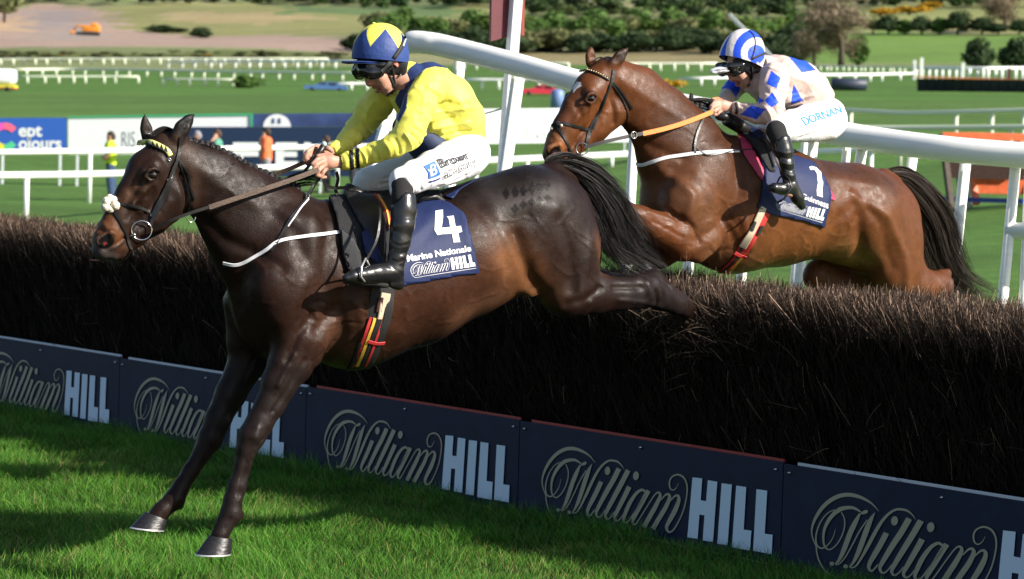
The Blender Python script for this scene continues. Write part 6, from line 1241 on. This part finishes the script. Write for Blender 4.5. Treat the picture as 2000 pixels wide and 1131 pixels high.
# lettering on the breeches
Zb = lambda L: Z(L, 800, 280, 11.31); m_ink = mat('ink_black', (.015, .015, .018)); m_lb = mat('logo_blue', (.03, .14, .62)); m_ln = mat('logo_navy', (.01, .02, .2))
v, f = poly2d(Zb([(295, 510), (545, 405), (625, 560), (668, 690), (540, 745), (410, 785), (400, 640)])); decal(TBR, v, f, 'logo_patch', m_lb, bree1, .005)
v, f = text_quad('B', Zb([(410, 505), (545, 455), (600, 675), (450, 725)]), .0, shear=.15); decal(TBR, v, f, 'logo_letter', m_tw, bree1, .0065)
v, f = poly2d(Zb([(408, 828), (540, 800), (665, 748), (668, 775), (540, 830), (410, 860)])); decal(TBR, v, f, 'logo_bar', m_ln, bree1, .005)
v, f = text_quad('Brown', Zb([(590, 368), (1250, 165), (1345, 330), (690, 548)]), .012); decal(TBR, v, f, 'lettering', m_ink, bree1, .008); v, f = text_quad('ADVISORY', Zb([(705, 640), (1420, 350), (1490, 480), (730, 768)]), -.005, shear=.2); decal(TBR, v, f, 'lettering', m_ink, bree1, .008)
# reins and whip
re1 = empty('reins', H1.world(H1.px(450, 392, .16)[0]), 'brown leather reins from the bit of the leading horse to the yellow rider', 'reins')
air_strap(H1, [(301, 446, .10), (335, 430, .14), (378, 414, .16), (412, 403, .17)], 6, 'rein', m_lea, re1); air_strap(H1, [(408, 405, .17), (450, 391, .175), (520, 368, .17), (575, 349, .15), (622, 331, .125)], 9.5, 'rein', m_brn, re1)
air_strap(H1, [(505, 352, -.10), (550, 336, -.06), (598, 316, .02)], 8.5, 'rein', m_brn, re1)
air_strap(H1, [(631, 342, .09), (636, 360, .08), (652, 367, .06), (680, 367, .03), (692, 378, .05)], 6.5, 'rein', m_lea, re1); air_strap(H1, [(657, 336, .06), (660, 350, .04), (656, 372, .03), (660, 380, .03)], 7, 'rein', m_lea, re1)
air_strap(H1, [(628, 344, .10), (612, 362, .08), (600, 384, .12)], 4, 'rein', m_lea, re1)
wh = empty('whip', H1.world(H1.px(630, 285, .02)[0]), 'black whip with a pale round cap held by the rider in yellow', 'whip')
mb = MB(); q = [Vector(H1.world(H1.px(x, y, w_)[0])) for x, y, w_ in ((633, 283, .045), (622, 300, .04), (605, 322, .03), (588, 342, .0), (560, 372, -.09))]; mb.tube(q, [.015, .013, .008, .006, .005], 12); mb.build('shaft', m_lea, wh)
mb = MB(); mb.ball(q[0]+Vector((.0, -.008, .004)), .0125, 14); mb.build('cap', mat('cap_pale', (.45, .6, .6), rough=.3), wh)

# ---- rider two
PINK, BLU = (.66, .50, .44), (.022, .085, .72)
ROOT2 = Vector(H2.world(H2.px(1570, 220, 0)[0]))
body2, W = garment(H2, [
 [(1452, 112, 33, 0, .84)], [(1440, 134, 24, 0, .8), (1446, 146, 20, 0, .82), (1452, 160, 12, 0, .95), (1454, 166, 7, 0, 1.2)], [(1433, 138, 6, 0), (1428, 150, 4.2, 0, .9), (1429.5, 155, 4.5, 0, 1.1)], [(1449, 146, 10, .04, .7)], [(1449, 146, 10, -.04, .7)],
 ([(1434, 158.5, 3.2, 0, 2.6)], 'u', .005), ([(1441, 166, 3.6, 0, 2.4)], 'u', .005), ([(1435, 162.5, 3, 0, 3), (1442, 162, 2.4, 0, 4)], 's', .003),
 [(1468, 140, 18, 0, .95), (1490, 140, 24, 0, 1), (1510, 148, 28, 0, 1)], ([(1474, 121, 5, .088, .4)], 'u', .005),
 [(1525, 160, 36, 0, 1.3), (1560, 175, 36, 0, 1.2), (1595, 195, 26, 0, 1.3), (1612, 228, 30, 0, 1.3)],
 [(1512, 152, 20, .17), (1507, 192, 17, .24), (1503, 224, 15, .26), (1470, 220, 12, .19), (1445, 213, 9, .11), (1430, 210, 8.5, .09, .75)],
 [(1450, 160, 18, -.18), (1428, 180, 14, -.2), (1412, 198, 10, -.08), (1402, 204, 9, -.03, .75)],
 ([(1430, 209, 9.5, .09, .7), (1414, 207, 11, .08, .62), (1403, 206, 10, .075, .6)], 'u', .008),
 ([(1404, 200, 4.5, .075), (1394, 202, 4.1, .085), (1388, 209, 3.8, .09), (1394, 216, 3.4, .07)], 'u', .002), ([(1402, 206, 4.5, .09), (1392, 209, 4.1, .10), (1388, 216, 3.7, .098), (1395, 221, 3.3, .075)], 'u', .002),
 ([(1404, 212, 4.2, .09), (1396, 217, 3.9, .097), (1394, 223, 3.5, .09), (1400, 225, 3.2, .07)], 'u', .002), ([(1409, 216, 4, .08), (1403, 221, 3.5, .085), (1402, 226, 3.2, .08), (1408, 226, 3, .065)], 'u', .002), ([(1416, 200, 5, .065), (1403, 197, 4.3, .05), (1395, 198, 3.8, .045)], 'u', .003),
 ([(1402, 204, 9.5, -.03, .62), (1393, 204, 8.5, -.03, .6)], 'u', .008),
 ([(1394, 198, 4.3, -.03), (1386, 201, 4, -.03), (1384, 208, 3.6, -.03)], 'u', .002), ([(1393, 203, 4.3, -.02), (1385, 207, 4, -.02), (1384, 214, 3.6, -.02)], 'u', .002), ([(1394, 208, 4.2, -.01), (1387, 213, 3.8, -.01), (1388, 219, 3.5, -.01)], 'u', .002), ([(1397, 212, 4, -.0), (1391, 217, 3.6, -.0), (1393, 222, 3.2, -.0)], 'u', .002), ([(1400, 196, 4.6, -.01), (1392, 194, 4, -.0)], 'u', .003),
 [(1610, 234, 28, .10), (1555, 243, 23, .24), (1514, 258, 17, .32), (1532, 310, 13, .38), (1541, 350, 9, .40), (1552, 380, 8, .40), (1515, 370, 7, .41)],
 [(1605, 234, 28, -.10), (1530, 250, 23, -.26), (1490, 262, 17, -.30), (1500, 315, 13, -.38), (1508, 360, 9, -.40), (1480, 372, 7, -.41)]],
 .0052, 'person', m_skin, None, (.56, .31, .23), [([(1430, 155), (1445, 157), (1446, 170), (1432, 168)], LIP), ([(1433, 160.5), (1443, 160.5), (1443, 164), (1433, 164.5)], (.05, .01, .01)), ([(1466, 116), (1482, 116), (1482, 128), (1466, 128)], (.62, .27, .2))], k=.016)
body2.location = ROOT2; body2.data.transform(Matrix.Translation(-ROOT2)); tag(body2, 'rider in pale pink jacket with blue diamonds and striped cap, on the bay horse', 'person'); TB2 = bvW(body2)
jk = [[(1492, 128, 22, 0, 1.3)], [(1518, 149, 43, 0, 1.35), (1555, 163, 45, 0, 1.3), (1580, 177, 39, 0, 1.25), (1597, 187, 28, 0, 1.4)], [(1482, 160, 28, 0, 1.5), (1515, 180, 36, 0, 1.4), (1560, 190, 28, 0, 1.5)],
  [(1513, 152, 32, .16, .9), (1510, 180, 29, .22, .9), (1507, 205, 26, .26, .9), (1503, 220, 24, .27, .9), (1478, 222, 20, .21, .9), (1455, 217, 16.5, .14, .9), (1444, 214, 13, .11, .95), (1436, 212, 14.5, .10, 1)],
  [(1450, 158, 25, -.17, .9), (1432, 176, 21, -.22, .9), (1418, 192, 16, -.12, .9), (1410, 199, 12, -.05, .9)], ([(1432, 211, 9.5, .09, .9), (1422, 210, 9.5, .09, .9)], 's', .003)]
rel2 = [([(1500, 172), (1520, 180), (1532, 176)], 3, .005), ([(1492, 205), (1515, 214), (1530, 210)], 3, .005), ([(1485, 208), (1500, 236)], 3, -.005), ([(1475, 206), (1486, 238)], 2.8, .0045), ([(1462, 204), (1470, 232)], 2.6, -.004), ([(1448, 203), (1450, 226)], 2.4, -.005), ([(1535, 130), (1545, 165), (1536, 215)], 3.4, -.009), ([(1545, 205), (1575, 195), (1605, 185)], 3.5, .006), ([(1550, 215), (1590, 200)], 3, -.005), ([(1500, 125), (1520, 140)], 3, .004), ([(1560, 150), (1600, 165)], 4, .003), ([(1480, 150), (1490, 190)], 3.5, -.005), ([(1465, 150), (1478, 180)], 3.5, .005), ([(1540, 185), (1580, 180)], 3, -.004)]
dia = [[(1540, 110), (1570, 114), (1594, 137), (1566, 142)], [(1506, 138), (1525, 152), (1517, 173), (1497, 164)], [(1508, 180), (1522, 201), (1506, 210), (1493, 197)], [(1550, 165), (1569, 197), (1544, 204), (1547, 180)], [(1467, 206), (1496, 213), (1478, 233), (1445, 224)], [(1480, 188), (1494, 197), (1482, 203)], [(1458, 192), (1472, 198), (1470, 205)]]
jack2, W = garment(H2, jk, .0055, 'jacket', silk('silk_pink'), body2, PINK, [(p_, BLU) for p_ in dia], [(a, b, c*1.3) for a, b, c in rel2], .22, k=.015, wr=.0056, wf=42, mirrored=False, smooth=1)
c_ = jack2.data.color_attributes['Col']; qq = project(W)
cc = np.zeros(len(W)*4, np.float32); c_.data.foreach_get('color', cc); cc = cc.reshape(-1, 4); L_ = H2.loc(W); mk = (L_[:, 1] < -.12) & inpoly(qq, [(1419, 156), (1432, 150), (1437, 170), (1420, 176)]); cc[mk, :3] = BLU
for cx_, cz_ in ((.0, 0), (.2, .05), (.35, -.05)): mk = (L_[:, 1] < -.1) & (abs(L_[:, 0]-(H2.px(1560, 150, 0)[0][0]+cx_))/.07+abs(L_[:, 2]-(H2.px(1560, 150, 0)[0][2]+cz_))/.09 < 1); cc[mk, :3] = BLU
c_.data.foreach_set('color', cc.ravel())
brl = [[(1608, 228, 41, 0, 1.3), (1612, 234, 41, 0, 1.15)], [(1612, 236, 41, .09, .85), (1580, 241, 37, .17, .85), (1545, 246, 31, .25, .85), (1520, 252, 25, .31, .85), (1516, 262, 21, .33, .85)], [(1600, 236, 40, -.09, .85), (1545, 246, 32, -.22, .85), (1500, 256, 24, -.30, .85), (1497, 275, 20, -.32, .85)]]
bree2, W = garment(H2, brl, .0072, 'breeches', MATS['breeches_white'], body2, (.80, .80, .83), [], [([(1560, 270), (1600, 262), (1635, 250)], 3, -.005), ([(1565, 262), (1610, 245)], 2.6, .004), ([(1515, 235), (1530, 268)], 2.6, -.004), ([(1525, 230), (1545, 265)], 2.6, .003), ([(1630, 215), (1642, 245)], 3, -.003)], .3, k=.02, wr=.0025, wf=38); TBR2 = bvW(bree2)
garment(H2, [[(1516, 256, 21.5, .34, .85), (1524, 275, 18.5, .365, .85), (1528, 290, 17, .375, .85)]], .0065, 'sock', m_sock, body2, k=.01); garment(H2, [[(1497, 268, 18, -.33, .85), (1502, 290, 17, -.36, .85)]], .0075, 'sock', m_sock, body2)
relbo = [([(1520+i*2.2, 294+i*11), (1534+i*2.2, 300+i*11), (1552+i*1.2, 296+i*11)], 2.4, (-.003 if i % 2 else .0025)) for i in range(6)]
boot2, W = garment(H2, [[(1527, 276, 19.5, .375, .82), (1531, 295, 19.5, .385, .8), (1535, 320, 17, .395, .8), (1540, 345, 14.5, .40, .82), (1544, 358, 14.5, .40, .85)], [(1546, 364, 15, .40, .8), (1557, 385, 14, .40, .8), (1566, 402, 9, .40, .9)], [(1544, 368, 14, .40, .8), (1528, 369, 12, .41, .9), (1512, 367, 10.5, .415, .95)], ([(1522, 268, 16, .37, .8), (1524, 262, 17, .37, .8)], 's', .002)], .0058, 'boot', m_boot, body2, rel=relbo, rw=.42, k=.011, wr=.001, wf=50)
garment(H2, [[(1503, 292, 19, -.37, .82), (1506, 340, 15, -.39, .8), (1510, 366, 14, -.40, .85)], [(1510, 368, 13, -.40, .8), (1480, 376, 10, -.42, .9)]], .008, 'boot', m_boot, body2)
si2 = empty('stirrup_iron', H2.world(H2.px(1524, 350, .42)[0]), 'dark stirrup iron under the black boot on the bay horse', 'stirrup')
mb = MB(); mb.tube([Vector(H2.world(H2.px(x, y, w_)[0])) for x, y, w_ in ((1530, 340, .41), (1541, 350, .44), (1545, 366, .455), (1532, 388, .45), (1518, 396, .43))], .006, 8); mb.tube([Vector(H2.world(H2.px(x, y, w_)[0])) for x, y, w_ in ((1530, 340, .41), (1522, 348, .38), (1515, 364, .36), (1502, 362, .40))], .005, 8); mb.build('arch', mat('black_metal', (.02, .02, .02), rough=.25, metal=.3), si2)
air_strap(H2, [(1530, 342, .40), (1520, 318, .40), (1508, 290, .36), (1492, 262, .28)], 3.5, 'stirrup_leather', m_brn, si2)
def hcol2(W, A, L_):
    q = project(W); qf = project(H2.world(L_*[1, -1, 1])); q = np.where((L_[:, 1] < 0)[:, None], qf, q); r = np.hypot(q[:, 0]-1477, (q[:, 1]-106)*.92); C = np.tile((.76, .70, .70), (len(W), 1))
    for a, b_ in ((0, 17), (30, 45.5), (60, 70)): C[(r >= a) & (r < b_)] = BLU
    return C
helm2 = dome(H2, (1449, 117), 47.5, .112, 61, math.radians(15), 'helmet', silk('silk_cap'), body2, hcol2, egg=.03)
peak(H2, [(1415, 129), (1401, 131), (1392, 134), (1387, 137)], [.07, .065, .05, .025], mat('peak_white', (.72, .72, .76), rough=.4), helm2, .012)
TH2_ = bvW(helm2)
V_, F_ = strap(TH2_, [(1399, 126), (1415, 128), (1435, 127), (1455, 121), (1475, 112), (1493, 104)], 5, .003, .003); obj('cap_band', V_, F_, m_strap_w, helm2); V_, F_ = strap(TH2_, [(1467, 116), (1473, 100), (1475, 82), (1471, 68), (1462, 60)], 2.4, .003, .002); obj('cap_cord', V_, F_, m_strap_w, helm2)
hood2, W = garment(H2, [[(1475, 126, 20, 0, 1.45), (1474, 140, 12, 0, 1.9)], [(1447, 124, 28, 0, 1.05), (1468, 122, 24, 0, 1.2)], ([(1474, 121, 6.5, .125, .9)], 's', .004), ([(1434, 162, 24, 0, 2)], 's', .01)], .006, 'chin_harness', m_hood, helm2, k=.012)
gog2, W = garment(H2, [[(1414, 132, 8, .0, 1), (1421, 137, 10, .028, 1), (1434, 139, 10.5, .055, .8), (1447, 136, 9, .072, .8)], [(1425, 130, 8, .05, 1), (1450, 127, 7, .08, .8)]], .005, 'goggles', m_gogg, body2, k=.01, mir=True); mb = MB(); p_, n_ = cast([bvW(gog2)], 1444, 136, .0); ring(p_, .014, H2.n, .002, 20).build('goggle_rim', mat('rim_grey', (.06, .06, .065), rough=.3), gog2)
TS = [TB2, bvW(hood2)]
for pts in ([(1468, 130), (1468, 145), (1466, 158), (1458, 168)], [(1462, 138), (1464, 150), (1466, 158)]): V_, F_ = strap(TS, pts, 4, .004, .004, back=H2.px(1465, 150, .04)[1]); obj('chin_strap', V_, F_, m_strap_w, helm2)
for pts, wd, m_, nm in (([(1437, 201), (1440, 210), (1438, 222)], 6, m_strap_w, 'wrist_band'),): V_, F_ = strap(bvW(jack2), pts, wd, .003, .002); obj(nm, V_, F_, m_, jack2)
v, f = text_quad('DORNAN', [(1562, 230), (1640, 207), (1645, 220), (1573, 245)], .014); decal(TBR2, v, f, 'lettering', mat('ink_blue', (.02, .22, .55)), bree2, .003)
re2 = empty('reins', H2.world(H2.px(1300, 245, .16)[0]), 'orange rubber grip reins of the bay horse running up to the hand', 'reins')
air_strap(H2, [(1141, 288, .10), (1180, 277, .14), (1225, 267, .16), (1258, 260, .17)], 7, 'rein', mat('leather_grey', (.06, .055, .055), rough=.5, bump=.2, bscale=100), re2); air_strap(H2, [(1256, 261, .17), (1300, 251, .17), (1345, 237, .15), (1392, 218, .11)], 9, 'rein', mat('rubber_orange', (.78, .25, .06), rough=.6), re2); air_strap(H2, [(1394, 193, .0), (1402, 192, .0), (1410, 196, .0)], 5, 'rein', MATS['rubber_orange'], re2)
air_strap(H2, [(1400, 224, .08), (1412, 234, .09), (1425, 236, .09), (1418, 222, .08)], 6, 'rein', m_lea, re2); c_, n_ = cast([T2], 1238, 264, .03); ring(Vector(H2.world(H2.px(1238, 264, .17)[0])), .018, H2.n, .003).build('martingale_ring', m_chr, re2)
mb = MB(); p_ = Vector(H2.world(H2.px(1410, 228, .09)[0])); mb.ball(p_, .03, 10, (1.3, .6, .8)); mb.build('buckle_bunch', m_lea, re2)

# ---- people far behind, by the banners
def bystander(px, feet, d, hgt_px, look, label, armup=False, lean=False, crop=None):
    fr = Frame(px, feet, d, math.radians(20 if not look.get('flip') else -20)); s = hgt_px/100; X = lambda x, y, r, w_=0, k_=.8: (px+x*s, feet-y*s, r*s, w_, k_)
    S = hgt_px*d/F/1.75; root = Vector(fr.world(fr.px(px, feet, 0)[0])); arm = [X(-1, 80, 4.5, .2*S), X(-3, 68, 3.6, .25*S), (X(-8, 82, 3, .1*S) if armup else X(-8, 60, 3, .2*S)), (X(-3, 90, 2.6, .08*S) if armup else X(-12, 63, 2.6, .1*S))]
    B = [[X(0, 93, 6.2, 0, .85), X(-1, 89, 5, 0, .8)], [X(0, 88, 3.2), X(0, 82, 4)], [X(0, 79, 7.5, 0, 1.5), X(0, 64, 7, 0, 1.3), X(0, 52, 7.5, 0, 1.3)], arm, [X(1, 80, 4.5, -.2*S), X(3, 68, 3.6, -.25*S), X(-3, 58, 3, -.22*S), X(-6, 56, 2.6, -.15*S)],
      [X(0, 50, 6, .09*S), X(-1, 27, 4.6, .1*S), X(1, 5, 3.3, .1*S), X(-5, 2, 2.6, .1*S)], [X(0, 50, 6, -.09*S), X(2, 27, 4.6, -.12*S), X(3, 5, 3.3, -.12*S), X(-3, 2, 2.6, -.12*S)]]
    o, W = garment(fr, B, .018*S, 'person', m_skin, None, (.50, .26, .18), [], k=.02*S); o.location = root; o.data.transform(Matrix.Translation(-root)); tag(o, label, 'person', None)
    T_ = [[X(0, 79, 8.8, 0, 1.5), X(0, 64, 8.4, 0, 1.35), X(0, 54, 8.8, 0, 1.3)], [X(-1, 80, 5.6, .2*S), X(-3, 70, 4.8, .25*S)], [X(1, 80, 5.6, -.2*S), X(3, 68, 4.8, -.25*S)]]
    garment(fr, T_, .02*S, 'jacket', mat('top_'+look['t'][0], look['t'][1], rough=.7, var=.15), o, k=.02*S)
    L_ = [[X(0, 54, 8, 0, 1.3)], [X(0, 50, 7.2, .09*S), X(-1, 27, 5.8, .1*S), X(1, 6, 4.8, .1*S)], [X(0, 50, 7.2, -.09*S), X(2, 27, 5.8, -.12*S), X(3, 6, 4.8, -.12*S)]]
    garment(fr, L_, .02*S, 'trousers', mat('leg_'+look['l'][0], look['l'][1], rough=.8), o, k=.02*S)
    garment(fr, [[X(.5, 96, 6, 0, .9), X(2, 93, 6, 0, .9)]], .018*S, 'hair', mat('hair_'+look['h'][0], look['h'][1], rough=.8), o, k=.01*S)
    return o
bystander(216, 388, 80, 130, dict(t=('hiviz', (.60, .80, .04)), l=('jeans', (.03, .06, .14)), h=('dark', (.03, .02, .015))), 'person in yellow hi-vis jacket and jeans standing behind the left rail')
bystander(520, 378, 84, 128, dict(t=('orange', (.80, .16, .05)), l=('grey', (.25, .25, .27)), h=('dark', (.03, .02, .015)), flip=1), 'person in orange top with one hand raised to the face before the big letters', armup=True)
bystander(424, 378, 86, 124, dict(t=('green', (.08, .28, .2)), l=('black', (.02, .02, .025)), h=('brown', (.06, .03, .02))), 'person in green top with hand at the chin, behind the mane of the leading horse', armup=True)
bystander(385, 378, 88, 121, dict(t=('pink', (.45, .2, .2)), l=('black', (.02, .02, .025)), h=('grey', (.25, .24, .27))), 'person with a pale grey cap mostly hidden behind the dark mane')
bystander(690, 378, 82, 112, dict(t=('dark', (.03, .03, .035)), l=('black', (.02, .02, .025)), h=('brown', (.06, .03, .02))), 'person in black trousers seen under the arm of the rider in yellow')
bystander(637, 378, 90, 112, dict(t=('blue', (.03, .05, .15)), l=('black', (.02, .02, .025)), h=('brown', (.06, .03, .02)), flip=1), 'person whose head just shows above the hands of the rider in yellow')
